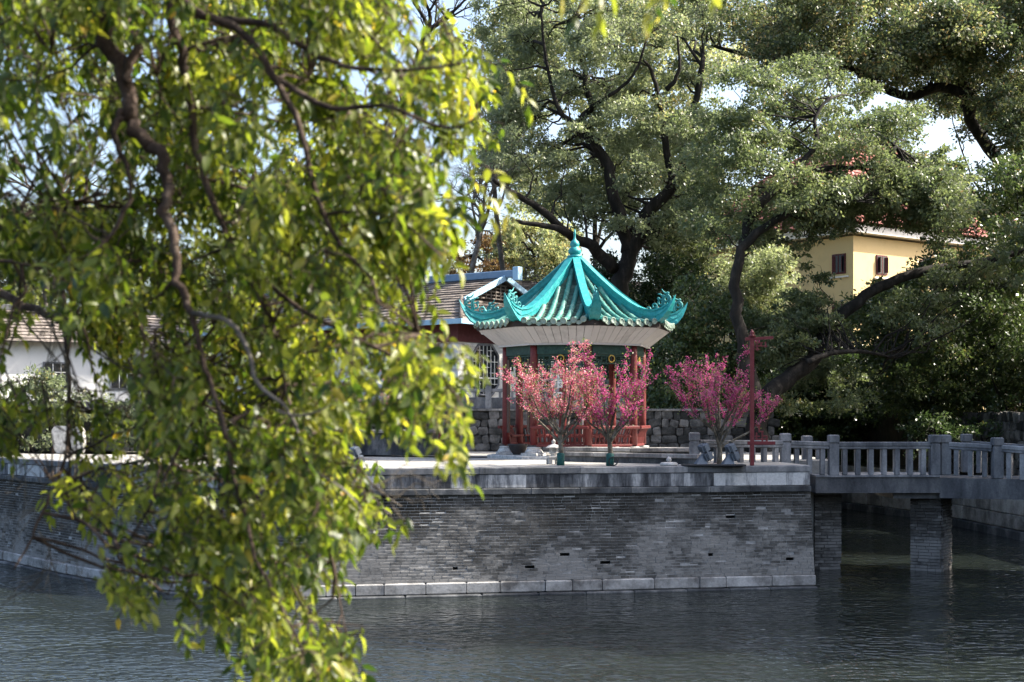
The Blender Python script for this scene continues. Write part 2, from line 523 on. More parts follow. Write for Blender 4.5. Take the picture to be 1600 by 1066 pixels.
BH, BL = .0845, .285
holes = [(887, 868), (825, 885), (708, 890), (952, 880), (640, 815), (798, 820), (940, 820), (1108, 868), (1140, 810), (1233, 872), (882, 776)]
brick_unit = MB().bbox(1, 1, 1, None, .06).mesh('brick', M['brick'])
cells = []
mort = MB()
Z0, Z1 = .40, 2.86
rows = int(round((Z1 - Z0) / BH)); BH = (Z1 - Z0) / rows
for si in (5, 4, 3, 2, 1):
    a, t, n, L = seg_frame(si)
    for r in range(rows):
        z = Z0 + (r + .5) * BH
        xl, xr = corner_ext(si, z)
        u = -xl - (BL * .5 if r % 2 else 0.0) - random.random() * .05
        while u < L + xr:
            ln = BL * random.uniform(.86, 1.14) if random.random() > .12 else BL * .52
            u0, u1 = max(u, -xl), min(u + ln, L + xr)
            u += ln
            if u1 - u0 < .06: continue
            c = wpt(si, (u0 + u1) / 2, z)
            px, py = topix(c)
            hole = any(abs(px - h[0]) < 6.5 and abs(py - h[1]) < 2.4 for h in holes)
            if hole: continue
            ra, rb = wpt(si, u0, z - BH / 2, -.014), wpt(si, u1, z - BH / 2, -.014)
            rc, rd = wpt(si, u1, z + BH / 2, -.014), wpt(si, u0, z + BH / 2, -.014)
            mort.quad(ra, rb, rc, rd)
            o_ = random.gauss(0, .0045) - (.012 if random.random() < .06 else 0)
            mat = frame(wpt(si, (u0 + u1) / 2, z, o_ - .05), Vector((t.x, t.y, 0)), Vector((-n.x, -n.y, 0)))
            mat = mat @ Matrix.Rotation(random.gauss(0, .008), 4, 'Y') @ Matrix.Diagonal((u1 - u0 - random.uniform(.010, .018), .1, BH - random.uniform(.010, .018), 1))
            show = 595 < px < 1275
            cells.append((si == 5 and show, px, mat))
mort.build('mortar_bed', M['mortar'], quay)
vis = sorted([c for c in cells if c[0]], key=lambda c: c[1])[:300]
ids = set(id(c) for c in vis)
for c in vis:
    o = new_obj('brick', brick_unit, quay); o.matrix_local = c[2]
bm_ = MB(); att = []
bv = [(x, y, z) for z in (-.5, .5) for (x, y) in ((-.5, -.5), (.5, -.5), (.5, .5), (-.5, .5))]; bf = [(4, 5, 6, 7), (3, 2, 1, 0), (0, 1, 5, 4), (1, 2, 6, 5), (3, 0, 4, 7)]
for c in cells:
    if id(c) in ids: continue
    bm_.add([c[2] @ Vector(p) for p in bv], bf); q = random.random(); att += [q] * len(bf)
tag(bm_.build('brick_courses', M['brick'], quay, attr=att), kind='stuff')
core = MB()
for si in (5, 4, 3, 2, 1, 0):
    a, t, n, L = seg_frame(si)
    q = [wpt(si, 0, -1.2, -.3), wpt(si, L, -1.2, -.3), wpt(si, L, 3.4, -.3), wpt(si, 0, 3.4, -.3)]
    core.add(q + [p + Vector((-n.x, -n.y, 0)) * .25 for p in q], [(0, 1, 2, 3), (1, 5, 6, 2), (7, 6, 5, 4), (3, 2, 6, 7)])
# return of the wall at the bridge end
e0, e1 = wpt(5, seg_frame(5)[3], 0), Vector((10.1, 48.2, 0))
core.build('core', M['core'], quay)
rr = random.Random(3)
ret = MB()
for r in range(rows):
    z = Z0 + (r + .5) * BH
    p0 = wpt(5, seg_frame(5)[3], z); p1 = Vector((9.75, 48.0, z))
    d_ = (p1 - p0); Lr = d_.length; d_ /= Lr
    ret.bbox(Lr, .2, BH - .012, frame((p0 + p1) / 2 - Vector((d_.y, -d_.x, 0)) * .1, d_, Vector((-d_.y, d_.x, 0))), .008)
ret.build('return_brickwork', M['brick'], quay)
def course(name, key, z0, z1, out, lens, gap, bev, segs=(5, 4, 3, 2, 1), depth=.42, jit=.004, seed=1, skip=None):
    q = random.Random(seed)
    for si in segs:
        a, t, n, L = seg_frame(si)
        xl, xr = corner_ext(si, (z0 + z1) / 2, out)
        u = -xl; k = 0; L += xr
        while u < L - .05:
            ln = q.uniform(*lens)
            if L - u - ln < lens[0] * .6: ln = L - u
            u1 = min(u + ln, L)
            zc = (z0 + z1) / 2
            tilt = off(z0) - off(z1)
            j = q.gauss(0, jit)
            M_ = frame(wpt(si, (u + u1) / 2, zc, out + j - depth / 2), Vector((t.x, t.y, 0)), Vector((-n.x, -n.y, 0)))
            MB().bbox(u1 - u - gap, depth, z1 - z0 - .004, M_ @ Matrix.Rotation(q.gauss(0, .0015), 4, 'Y'), bev).build(name, M[key], quay)
            u = u1; k += 1
course('coping_stone', 'coping', 3.452, 3.65, .10, (1.0, 1.9), .008, .018, depth=.62, seed=4)
course('facing_slab', 'slab', 3.055, 3.448, .03, (.85, 1.35), .008, .012, depth=.3, seed=5)
course('ledge_stone', 'ledge', 2.865, 3.05, .10, (.9, 1.7), .012, .02, depth=.4, seed=6, jit=.01)
course('plinth_stone', 'plinth', .07, .395, .09, (.75, 1.75), .022, .03, depth=.45, seed=7, jit=.015)
course('footing_stone', 'ledge', -.5, .062, .17, (1.2, 2.2), .02, .03, depth=.5, seed=8, jit=.02)

# ------------------------------------------------------------------ kerbs and terrace beside the pavilion
def kerb(name, label, pts, z0, z1, depth, blk, key='kerb', cap=.13):
    t_ = thing(name, label, 'kerb')
    q = random.Random(len(pts) + int(z1 * 10))
    for a, b in zip(pts[:-1], pts[1:]):
        a = Vector(a); b = Vector(b); d = b - a; L = d.length; d /= L; n = Vector((d.y, -d.x))
        nb = max(1, int(L / blk)); w_ = L / nb
        for i in range(nb):
            c = a + d * (i + .5) * w_
            fr = frame((c.x - n.x * depth / 2, c.y - n.y * depth / 2, 0), Vector((d.x, d.y, 0)), Vector((-n.x, -n.y, 0)))
            MB().bbox(w_ - .008, depth, cap, fr @ Matrix.Translation((0, -.03 + q.gauss(0, .004), z1 - cap / 2)), .015).build('cap_stone', M[key], t_)
            MB().bbox(w_ - .012, depth - .06, z1 - cap - z0, fr @ Matrix.Translation((0, .03, (z0 + z1 - cap) / 2 - .002)), .01).build('face_stone', M['ledge'], t_)
    return t_
kerb('terrace_kerb', 'low pale stone terrace edge in front of the pavilion railing', [(PX(884, 48.2), 48.2), (PX(985, 47.2), 47.2), (PX(1092, 47.2), 47.2)], ZP, 4.09, .9, 1.1)
kerb('garden_kerb', 'dark stone kerb slanting across the plaza behind the two blossom trees', [(PX(878, 47.0), 47.0), (PX(1090, 43.75), 43.75)], ZP, 3.96, .4, 1.2)
kerb('planter_wall', 'low brownish stone planter wall behind the floodlights on the plaza', [(-14, 56.0), (PX(574, 54.2), 54.2), (PX(684, 54.2), 54.2)], ZP, 4.62, .5, 1.0)
pl_ = MB().lathe([(3.15, ZP - .02), (3.15, ZP + .10), (3.1, ZP + .12)], 8, (2.27, 51.5, 0), False, R(90 - 8 - 180 + 0))

# ------------------------------------------------------------------ the pavilion
CX, CY = 2.27, 51.5
TH0 = 8.0
pav = thing('pavilion', 'octagonal pavilion with teal glazed roof, upturned eaves and red columns', 'pavilion', (CX, CY, ZP))
PO = Vector((CX, CY, ZP))
def pv(r, th, z):                      # local coordinates of the pavilion
    return Vector((r * math.sin(R(th)), -r * math.cos(R(th)), z - ZP))
def oct_ring(r, z): return [pv(r, TH0 + 45 * k, z) for k in range(8)]
b = MB()
b.lathe([(3.2, -.02), (3.2, .09), (3.17, .11)], 8, (0, 0, 0), False, R(TH0 - 90))
b.build('floor_plinth', M['pale_stone'], pav)
b = MB()
for r0, r1, za, zb in ((2.2, 2.2, .11, .12),):
    b.lathe([(2.2, .112), (2.2, .125)], 8, (0, 0, 0), False, R(TH0 - 90))
b.build('floor_paving', M['plaza'], pav)
ped = MB()
ped.bbox(.66, .66, .14, Matrix.Translation((0, 0, .07)), .02)
ped.lathe([(.33, .14), (.325, .17), (.26, .28), (.235, .33), (.25, .35), (.25, .38), (.2, .40)], 10)
ped_me = ped.mesh('pedestal', M['pale_stone'])
colm = MB().lathe([(.145, .38), (.14, 1.5), (.135, 3.4), (.13, 3.95)], 14).mesh('column', M['red'])
for k in range(8):
    th = TH0 + 45 * k
    p = pv(2.5, th, ZP + .10)
    o = new_obj('pedestal', ped_me, pav, p); o.rotation_euler = (0, 0, R(th))
    o.scale = (1, 1, .8)
    o = new_obj('column', colm, pav, p)
# beams, fretwork, rings
def side(k, r, z):
    a = pv(r, TH0 + 45 * k, z); b_ = pv(r, TH0 + 45 * (k + 1), z)
    d = (b_ - a); L = d.length; d.normalize()
    n = Vector((d.y, -d.x, 0))
    return a, b_, d, n, L
def sfr(k, r, z):
    a, b_, d, n, L = side(k, r, z)
    if n.dot((a + b_) * .5 * Vector((1, 1, 0)) if False else (a + b_) * .5) < 0: n = -n
    return frame((a + b_) / 2, d, n), L
for k in range(8):
    F, L = sfr(k, 2.5, 7.46)
    MB().bbox(L - .26, .16, .36, F, .015).build('lintel_beam', M['green_beam'], pav)
    F2, L = sfr(k, 2.5, 7.12)
    f = MB()
    f.bbox(L - .28, .06, .05, F2 @ Matrix.Translation((0, 0, .12)), .005)
    f.bbox(L - .28, .06, .05, F2 @ Matrix.Translation((0, 0, -.14)), .005)
    nb = 9
    for i in range(nb):
        x = -(L - .3) / 2 + (L - .3) * i / (nb - 1)
        f.bbox(.035, .05, .22, F2 @ Matrix.Translation((x, 0, -.01)), .004)
        if i < nb - 1 and i != nb // 2:
            f.bbox((L - .3) / (nb - 1), .045, .03, F2 @ Matrix.Translation((x + (L - .3) / (nb - 1) / 2, 0, -.05 if i % 2 else .04)), .004)
    for s in (-1, 1):
        f.bbox(.30, .06, .05, F2 @ Matrix.Translation((s * (L / 2 - .3), 0, -.2)), .005)
        f.bbox(.05, .06, .26, F2 @ Matrix.Translation((s * (L / 2 - .44), 0, -.26)), .005)
        f.bbox(.16, .06, .05, F2 @ Matrix.Translation((s * (L / 2 - .24), 0, -.36)), .005)
        f.bbox(.05, .06, .3, F2 @ Matrix.Translation((s * (L / 2 - .2), 0, -.42)), .005)
    f.build('fretwork', M['green_beam'], pav)
    ring = MB()
    pts = [F2 @ Vector((.12 * math.cos(a_), .05, .02 + .12 * math.sin(a_))) for a_ in np.linspace(0, 2 * math.pi, 17)]
    ring.tube(pts, .022, 6, False)
    ring.build('ring_ornament', M['gold'], pav)
# railings with out-leaning backs (one side left open as the entrance)
for k in range(8):
    if k == 6: continue
    F, L = sfr(k, 2.5, ZP)
    MB().bbox(L - .24, .30, .06, F @ Matrix.Translation((0, -.05, .78)), .01).build('bench_seat', M['red'], pav)
    MB().bbox(L + .12, .09, .11, F @ Matrix.Translation((0, .26, 1.10)), .02).build('top_rail', M['red'], pav)
    MB().bbox(L - .2, .08, .09, F @ Matrix.Translation((0, .06, .47)), .01).build('bottom_rail', M['red'], pav)
    nb = 9
    un = MB()
    un.tube([(0, .06, .50), (0, .10, .75), (0, .18, .95), (0, .25, 1.07)], .03, 4, True, False)
    ume = un.mesh('baluster', M['red'])
    for i in range(nb):
        x = -(L - .5) / 2 + (L - .5) * i / (nb - 1)
        o = new_obj('baluster', ume, pav); o.matrix_local = F @ Matrix.Translation((x, 0, 0))
# tall brown side boards by the open bay
for k, s in ((6, -1), (6, 1)):
    F, L = sfr(k, 2.5, ZP)
    MB().bbox(.16, .05, 2.6, F @ Matrix.Translation((s * (L / 2 - .26), .06, 2.2)), .01).build('side_board', M['wood_brown'], pav)

# roof: profile along the ridges (corner radius, height)
RB = [(.18, 10.62), (.37, 10.42), (.75, 10.05), (1.13, 9.72), (1.76, 9.20), (2.39, 8.78), (3.0, 8.52), (3.62, 8.42)]
RBx = [p[0] for p in RB]; RBz = [p[1] for p in RB]
C22 = math.cos(R(22.5)); T22 = math.tan(R(22.5))
def roof_z(ap, u):
    r = ap / C22
    hw = ap * T22
    s = 0 if hw < 1e-4 else max(0, 1 - (u / hw) ** 2)
    return float(np.interp(r, RBx, RBz)) - .10 * s * (r / 3.6) ** 2
AE = 3.62 * C22
def fpt(k, ap, u, dz=0.0):
    """a point on face k at apothem ap, sideways u"""
    th = R(TH0 + 45 * k + 22.5)
    n = Vector((math.sin(th), -math.cos(th), 0)); t = Vector((math.cos(th), math.sin(th), 0))
    v = n * ap + t * u
    v.z = roof_z(ap, u) + dz - ZP
    return v
shell = MB()
na, nu = 12, 6
for k in range(8):
    vs_ = []; fs = []
    for i in range(na + 1):
        ap = .17 + (AE - .17) * i / na
        for j in range(nu + 1):
            u = ap * T22 * (2 * j / nu - 1)
            vs_.append(fpt(k, ap, u, -.02))
    for i in range(na):
        for j in range(nu):
            a_ = i * (nu + 1) + j
            fs.append((a_, a_ + nu + 1, a_ + nu + 2, a_ + 1))
    shell.add(vs_, fs)
shell.add(oct_ring(3.5, 8.30), [tuple(range(8))])
roof = shell.build('roof', M['pan'], pav)
# one roll tile: half round, narrower at its upper end
def roll_unit(ln, r0, r1, nseg=6):
    m = MB(); vs_ = []; fs = []
    for x, r in ((0, r0), (ln, r1)):
        for i in range(nseg + 1):
            a = math.pi * i / nseg
            vs_.append((r * math.cos(a), x, r * math.sin(a)))
        for i in range(nseg + 1):
            a = math.pi * i / nseg
            vs_.append(((r - .018) * math.cos(a), x, (r - .018) * math.sin(a)))
    n1 = nseg + 1
    for i in range(nseg):
        fs += [(i, 2 * n1 + i, 2 * n1 + i + 1, i + 1), (2 * n1 + i, i, n1 + i, 3 * n1 + i)] if False else [(i, i + 1, 2 * n1 + i + 1, 2 * n1 + i)]
        fs += [(2 * n1 + i, 2 * n1 + i + 1, 3 * n1 + i + 1, 3 * n1 + i)]
    m.add(vs_, fs)
    return m
TL = .27
roll_me = roll_unit(TL + .05, .080, .100).mesh('roof_tile', M['tile'])
roll_v = [v.co.copy() for v in roll_me.vertices]; roll_f = [tuple(p.vertices) for p in roll_me.polygons]
PITCH = .345
front = (7, 0, 1, 6)
back_roll = MB(); back_att = []
pan_mb = MB(); pan_att = []
endcap = MB().lathe([(.105, 0), (.112, .012), (.108, .05), (.09, .06), (.075, .045), (.0, .045)], 10).mesh('eave_tile', M['tile_end'])
drip = MB()
dp = [(-.15, .0), (.15, .0), (.14, -.05), (.09, -.10), (.0, -.15), (-.09, -.10), (-.14, -.05)]
drip.add([(x, -.012, z) for x, z in dp] + [(x, .012, z) for x, z in dp], [(6, 5, 4, 3, 2, 1, 0), (7, 8, 9, 10, 11, 12, 13)] + [(i, (i + 1) % 7, 7 + (i + 1) % 7, 7 + i) for i in range(7)])
drip_me = drip.mesh('drip_tile', M['tile_end'])
for k in range(8):
    th = R(TH0 + 45 * k + 22.5)
    nrm = Vector((math.sin(th), -math.cos(th), 0)); tan = Vector((math.cos(th), math.sin(th), 0))
    for j in range(-3, 4):
        u = j * PITCH
        a0 = max(abs(u) / T22 + .30, .42)
        nseg = max(1, int(round((AE + .06 - a0) / TL)))
        st = (AE + .06 - a0) / nseg
        for i in range(nseg):
            p_lo = fpt(k, AE + .06 - i * st, u, .028); p_hi = fpt(k, AE + .06 - (i + 1) * st, u, .028)
            d = (p_hi - p_lo); ln = d.length; d.normalize()
            zz = tan.cross(d) * (1 if tan.cross(d).z > 0 else -1)
            xx = d.cross(zz)
            Mx = frame(p_lo + zz * .006, xx, d, zz) @ Matrix.Rotation(random.gauss(0, .012), 4, 'Y')
            Mx = Mx @ Matrix.Diagonal((1.0, (ln + .03) / (TL + .05), 1.0, 1))
            if k in front:
                o = new_obj('roof_tile', roll_me, roof); o.matrix_local = Mx
            else:
                back_roll.add([Mx @ v for v in roll_v], roll_f); q = random.random(); back_att += [q] * len(roll_f)
        o = new_obj('eave_tile', endcap, roof)
        pe = fpt(k, AE + .075, u, .045)
        o.matrix_local = frame(pe, tan, Vector((0, 0, 1)), nrm)
        # pan tiles between the rolls, stepped courses
    for j in range(-3, 3):
        uc = (j + .5) * PITCH
        a0 = abs(uc) / T22 + .25
        n2 = max(1, int((AE + .03 - a0) / .14)); st = (AE + .03 - a0) / n2
        for i in range(n2):
            ap1 = AE + .03 - i * st; ap0 = ap1 - st - .03
            w2 = .13
            l0, l1 = fpt(k, ap1, uc - w2, .03), fpt(k, ap1, uc, .012)
            l2 = fpt(k, ap1, uc + w2, .03)
            h0, h1, h2 = fpt(k, ap0, uc - w2, .005), fpt(k, ap0, uc, -.012), fpt(k, ap0, uc + w2, .005)
            pan_mb.add([l0, l1, l2, h2, h1, h0, l0 + Vector((0, 0, -.02)), l1 + Vector((0, 0, -.02)), l2 + Vector((0, 0, -.02))], [(0, 1, 4, 5), (1, 2, 3, 4), (6, 7, 1, 0), (7, 8, 2, 1)])
            q = random.random(); pan_att += [q] * 4
        o = new_obj('drip_tile', drip_me, roof)
        o.matrix_local = frame(fpt(k, AE + .05, uc, .02), tan, -nrm, Vector((0, 0, 1))) @ Matrix.Rotation(R(-8), 4, 'X')
tag(back_roll.build('roof_tile_rows', M['tile'], roof, attr=back_att), kind='stuff')
tag(pan_mb.build('pan_tiles', M['pan'], roof, attr=pan_att), kind='stuff')
# hip ridges with upturned horns
rt = [(.20, 10.86), (.37, 10.76), (.75, 10.40), (1.13, 10.07), (1.76, 9.55), (2.39, 9.12), (2.75, 8.93), (3.05, 8.84), (3.42, 8.81), (3.75, 8.89), (3.95, 9.02), (4.10, 9.17), (4.20, 9.32)]
rbt = [(.20, 10.55), (.37, 10.36), (.75, 10.0), (1.13, 9.66), (1.76, 9.15), (2.39, 8.73), (2.75, 8.58), (3.05, 8.48), (3.50, 8.37), (3.80, 8.55), (3.98, 8.78), (4.12, 9.05), (4.21, 9.33)]
hw_t = [.10] * 8 + [.10, .09, .075, .05, .012]
hw_b = [.10] * 8 + [.17, .20, .17, .10, .012]
def ridge_meshes():
    m = MB(); vs_ = []; fs = []
    for (r, z), (r2, z2), a, c in zip(rt, rbt, hw_t, hw_b):
        vs_ += [(a, -r, z - ZP), (-a, -r, z - ZP), (-c, -r2, z2 - ZP), (c, -r2, z2 - ZP)]
    n = len(rt)
    for i in range(n - 1):
        for q in range(4):
            fs.append((i * 4 + q, i * 4 + (q + 1) % 4, i * 4 + 4 + (q + 1) % 4, i * 4 + 4 + q))
    fs += [(3, 2, 1, 0), (n * 4 - 4, n * 4 - 3, n * 4 - 2, n * 4 - 1)]
    m.add(vs_, fs)
    # raised bead along the top and a second moulding half way down
    for frac, hw, hh in ((0.0, .135, .05), (.48, .125, .03)):
        vs_ = []; fs = []
        kk = n - 2
        for i in range(kk):
            zt = rt[i][1] * (1 - frac) + rbt[i][1] * frac
            rr_ = rt[i][0] * (1 - frac) + rbt[i][0] * frac
            wv = (hw_t[i] * (1 - frac) + hw_b[i] * frac) + hw - .10
            vs_ += [(wv, -rr_, zt + hh - ZP), (-wv, -rr_, zt + hh - ZP), (-wv, -rr_, zt - hh * .3 - ZP), (wv, -rr_, zt - hh * .3 - ZP)]
        for i in range(kk - 1):
            for q in range(4):
                fs.append((i * 4 + q, i * 4 + (q + 1) % 4, i * 4 + 4 + (q + 1) % 4, i * 4 + 4 + q))
        fs += [(3, 2, 1, 0), (kk * 4 - 4, kk * 4 - 3, kk * 4 - 2, kk * 4 - 1)]
        m.add(vs_, fs)
    return m.mesh('hip_ridge', M['teal'])
ridge_me = ridge_meshes()
sc = MB()
def spiral(cr, cz, r, turns, a0, tr, s=1):
    pts = []
    for i in range(int(14 * turns) + 1):
        q = i / (14 * turns); a = a0 + s * q * turns * 2 * math.pi
        rad = r * (1 - .72 * q)
        pts.append((0, -(cr + rad * math.cos(a)), cz + rad * math.sin(a) - ZP))
    return pts
sc.tube(spiral(3.86, 9.20, .16, 1.5, R(-80), 0, 1), .036, 6)
sc.tube(spiral(3.62, 9.08, .15, 1.4, R(-60), 0, 1), .034, 6)
sc.tube(spiral(3.36, 8.97, .11, 1.2, R(-60), 0, 1), .03, 6)
sc.tube(smooth_line([(0, -3.98, 9.14 - ZP), (0, -3.90, 9.36 - ZP), (0, -3.76, 9.42 - ZP), (0, -3.66, 9.55 - ZP)], 3), lerp_list([.04, .035, .03, .01], 10), 6)
sc.tube(smooth_line([(0, -3.66, 8.95 - ZP), (0, -3.70, 9.24 - ZP), (0, -3.62, 9.36 - ZP), (0, -3.50, 9.38 - ZP)], 3), lerp_list([.04, .035, .03, .012], 10), 6)
sc.tube(smooth_line([(0, -3.22, 8.84 - ZP), (0, -3.16, 8.93 - ZP), (0, -3.06, 8.95 - ZP)], 3), lerp_list([.035, .03, .012], 7), 6)
for r_, z_ in ((3.9, 9.39), (3.72, 9.30), (3.53, 9.22)):
    sc.bbox(.07, .09, .10, Matrix.Translation((0, -r_, z_ - ZP)) @ Matrix.Rotation(.6, 4, 'X'), .02)
sc_me = sc.mesh('scroll_ornament', M['teal_dull'])
for k in range(8):
    o = new_obj('hip_ridge', ridge_me, pav); o.rotation_euler = (0, 0, R(TH0 + 45 * k))
    c = new_obj('scroll_ornament', sc_me, o)
fin = MB()
fin.lathe([(.30, 10.60 - ZP), (.27, 10.80 - ZP), (.25, 10.88 - ZP), (.27, 10.90 - ZP), (.27, 10.95 - ZP), (.16, 10.97 - ZP), (.19, 11.0 - ZP), (.235, 11.07 - ZP), (.235, 11.14 - ZP), (.19, 11.22 - ZP), (.13, 11.26 - ZP), (.165, 11.31 - ZP), (.175, 11.37 - ZP), (.14, 11.46 - ZP), (.06, 11.53 - ZP), (.04, 11.60 - ZP), (.035, 11.72 - ZP), (.05, 11.76 - ZP), (.035, 11.80 - ZP), (.03, 11.88 - ZP), (.0, 11.92 - ZP)], 16)
fin.build('finial', M['teal'], pav)
# boarded cove soffit, dark fascia
NBD = 9
for k in range(8):
    ia, ib = pv(2.80, TH0 + 45 * k, 7.66), pv(2.80, TH0 + 45 * (k + 1), 7.66)
    oa, ob = pv(3.56, TH0 + 45 * k, 8.24), pv(3.56, TH0 + 45 * (k + 1), 8.24)
    for i in range(NBD):
        s0, s1 = (i + .03) / NBD, (i + .97) / NBD
        bd = MB(); bd.slab([ia.lerp(ib, s0), ia.lerp(ib, s1), oa.lerp(ob, s1), oa.lerp(ob, s0)], -.02 if False else .02)
        o = bd.build('soffit_board', M['board'], pav)
    fa, fb = pv(3.57, TH0 + 45 * k, 8.31), pv(3.57, TH0 + 45 * (k + 1), 8.31)
    F, L = sfr(k, 3.54, 8.305)
    MB().bbox(L, .05, .20, F, .005).build('eave_fascia', M['dark_wood'], pav)
    F, L = sfr(k, 2.76, 7.64)
    MB().bbox(L + .02, .06, .07, F, .005).build('cove_trim', M['board'], pav)
cl = MB(); cl.add(oct_ring(2.74, 7.70), [tuple(range(8))]); cl.build('ceiling_panel', M['dark_wood'], pav)

# ------------------------------------------------------------------ rubble retaining wall with balustrade behind the pavilion
def rubble_stone(q, sx, sy, sz):
    m = MB()
    vs_ = []
    for (zz, k) in ((-.5, .30), (-.30, .04), (.30, .04), (.5, .30)):
        for (ax, ay) in ((-1, -1), (1, -1), (1, 1), (-1, 1)):
            vs_.append((ax * (.5 - k * .4) * sx * q.uniform(.8, 1.0), ay * (.5 - k * .3) * sy * q.uniform(.85, 1.05), (zz * q.uniform(.88, 1.0)) * sz))
    fs = [(3, 2, 1, 0), (12, 13, 14, 15)]
    for l in range(3):
        for i in range(4):
            fs.append((l * 4 + i, l * 4 + (i + 1) % 4, l * 4 + 4 + (i + 1) % 4, l * 4 + 4 + i))
    m.add(vs_, fs)
    return m.v, m.f
def rubble_wall(name, label, a, b, z0, z1, seen, sl=.46, sh=.32, key='rubble', maxn=290, back=.5):
    t_ = thing(name, label, 'wall')
    q = random.Random(int(abs(a[0]) * 13 + a[1]))
    a = Vector(a); b = Vector(b); d = b - a; L = d.length; d /= L; n = Vector((d.y, -d.x))
    kit = []
    for i in range(10):
        v, f = rubble_stone(q, 1, 1, 1)
        mm = MB(); mm.add(v, f); kit.append((mm.mesh('stone', M[key]), v, f))
    body = MB()
    fr0 = frame((a.x, a.y, 0), Vector((d.x, d.y, 0)), Vector((-n.x, -n.y, 0)))
    body.box(0, L, .10, back, z0 - .3, z1 - .06, fr0)
    body.build('wall_core', M['rubble_joint'], t_)
    nr = max(1, int(round((z1 - z0) / sh)))
    rest = MB(); ratt = []; cnt = 0
    for r in range(nr):
        u = -q.random() * sl
        hgt = (z1 - z0) / nr
        while u < L:
            ln = sl * q.uniform(.6, 1.5)
            c = a + d * (u + ln / 2)
            Mx = fr0 @ Matrix.Translation((u + ln / 2, .10 + q.uniform(-.03, .03), z0 + (r + .5) * hgt + q.uniform(-.03, .03))) @ Matrix.Rotation(q.gauss(0, .12), 4, 'Y') @ Matrix.Diagonal((ln * 1.02, .3, hgt * q.uniform(.95, 1.2), 1))
            me, v, f = kit[q.randrange(10)]
            p = Mx @ Vector((0, 0, 0)); px = 800 + p.x / p.y * FPX
            if seen(px) and cnt < maxn:
                o = new_obj('stone', me, t_); o.matrix_local = Mx; cnt += 1
            else:
                rest.add([Mx @ Vector(x) for x in v], f); qq = q.random(); ratt += [qq] * len(f)
            u += ln
    if rest.v: tag(rest.build('stonework', M[key], t_, attr=ratt), kind='stuff')
    return t_, fr0, L
rw, fr0, L0 = rubble_wall('rubble_wall', 'dark rubble stone retaining wall behind the pavilion and plaza', (-34, 60.0), (11.0, 60.0), ZP, ZU, lambda px: 580 < px < 1095)
nb = 24
for i in range(nb):
    w_ = L0 / nb
    MB().bbox(w_ - .02, .62, .1, fr0 @ Matrix.Translation(((i + .5) * w_, .22, ZU + .05)), .02).build('cap_stone', M['kerb'], rw)
def balustrade(name, label, a, b, z, npost, hp=1.15, group=None, key='bridge'):
    t_ = thing(name, label, 'balustrade', group=group)
    a = Vector(a); b = Vector(b); d = b - a; L = d.length; d /= L; n = Vector((d.y, -d.x))
    fr = frame((a.x, a.y, z), Vector((d.x, d.y, 0)), Vector((-n.x, -n.y, 0)))
    w_ = L / (npost - 1)
    pm = MB(); pm.bbox(.26, .26, hp - .2, Matrix.Translation((0, 0, (hp - .2) / 2)), .02); pm.bbox(.22, .22, .05, Matrix.Translation((0, 0, hp - .18)), .01); pm.bbox(.28, .28, .2, Matrix.Translation((0, 0, hp - .06)), .04)
    pme = pm.mesh('post', M[key])
    rme = MB().bbox(w_ - .27, .16, .14, None, .02).mesh('rail', M[key])
    bme = MB().bbox(w_ - .27, .18, .48, None, .02).mesh('panel', M[key])
    bl = MB().bbox(.12, .12, .30, None, .02).mesh('baluster', M[key])
    for i in range(npost):
        o = new_obj('post', pme, t_); o.matrix_local = fr @ Matrix.Translation((i * w_, 0, 0))
        if i < npost - 1:
            o = new_obj('rail', rme, t_); o.matrix_local = fr @ Matrix.Translation(((i + .5) * w_, 0, hp - .37))
            o = new_obj('panel', bme, t_); o.matrix_local = fr @ Matrix.Translation(((i + .5) * w_, 0, .24))
            for j in range(3):
                o = new_obj('baluster', bl, t_); o.matrix_local = fr @ Matrix.Translation(((i + .25 + .25 * j) * w_, 0, hp - .58))
    return t_
balustrade('wall_balustrade', 'grey concrete balustrade on top of the rubble wall by the white building', (-15.0, 60.25), (5.0, 60.25), ZU + .1, 11)

# ------------------------------------------------------------------ zigzag bridge
br = thing('bridge', 'grey stone zigzag footbridge with square posts on a brick pier', 'bridge', (0, 0, 0))
ZD = 3.20
ptsA = [(PX(1085, 45.2), 45.2, 3.30), (PX(1227, 46.6), 46.6, 3.25), (PX(1302, 46.8), 46.8, ZD), (PX(1460, 46.9), 46.9, ZD)]
ptsB = [(PX(1476, 47.0), 47.0, ZD), (PX(1558, 46.2), 46.2, 3.12), (PX(1660, 45.2), 45.2, 3.02), (PX(1780, 44.2), 44.2, 2.9)]
def deck(poly, z0, z1):
    return MB().prism(poly, z0, z1).build('deck', M['bridge_dark'], br)
xa0, xa1 = 9.95, ptsA[-1][0] + .12
deck([(xa0, 46.62), (xa1, 46.72), (xa1 + .3, 49.4), (xa0, 49.3)], 2.62, ZD - .06)
MB().prism([(xa0, 46.55), (xa1, 46.65), (xa1 + .3, 49.5), (xa0, 49.4)], ZD - .056, ZD).build('deck_edge', M['bridge'], br)
bx = [p[0] for p in ptsB]; by = [p[1] for p in ptsB]
MB().prism([(xa1 + .01, 46.75), (bx[1], by[1] - .18), (bx[3] + 3, by[3] - .6), (bx[3] + 3.5, by[3] + 2.2), (xa1 + .31, 49.4)], 2.45, ZD - .09).build('deck', M['bridge_dark'], br)
post_m = MB()
post_m.bbox(.31, .31, 1.02, Matrix.Translation((0, 0, .51)), .02)
post_m.bbox(.27, .27, .04, Matrix.Translation((0, 0, 1.035)), .01)
post_m.bbox(.33, .33, .28, Matrix.Translation((0, 0, 1.19)), .035)
post_me = post_m.mesh('post', M['bridge'])
bal_me = MB().bbox(.15, .15, .86, Matrix.Translation((0, 0, .43)), .02).mesh('baluster', M['bridge'])
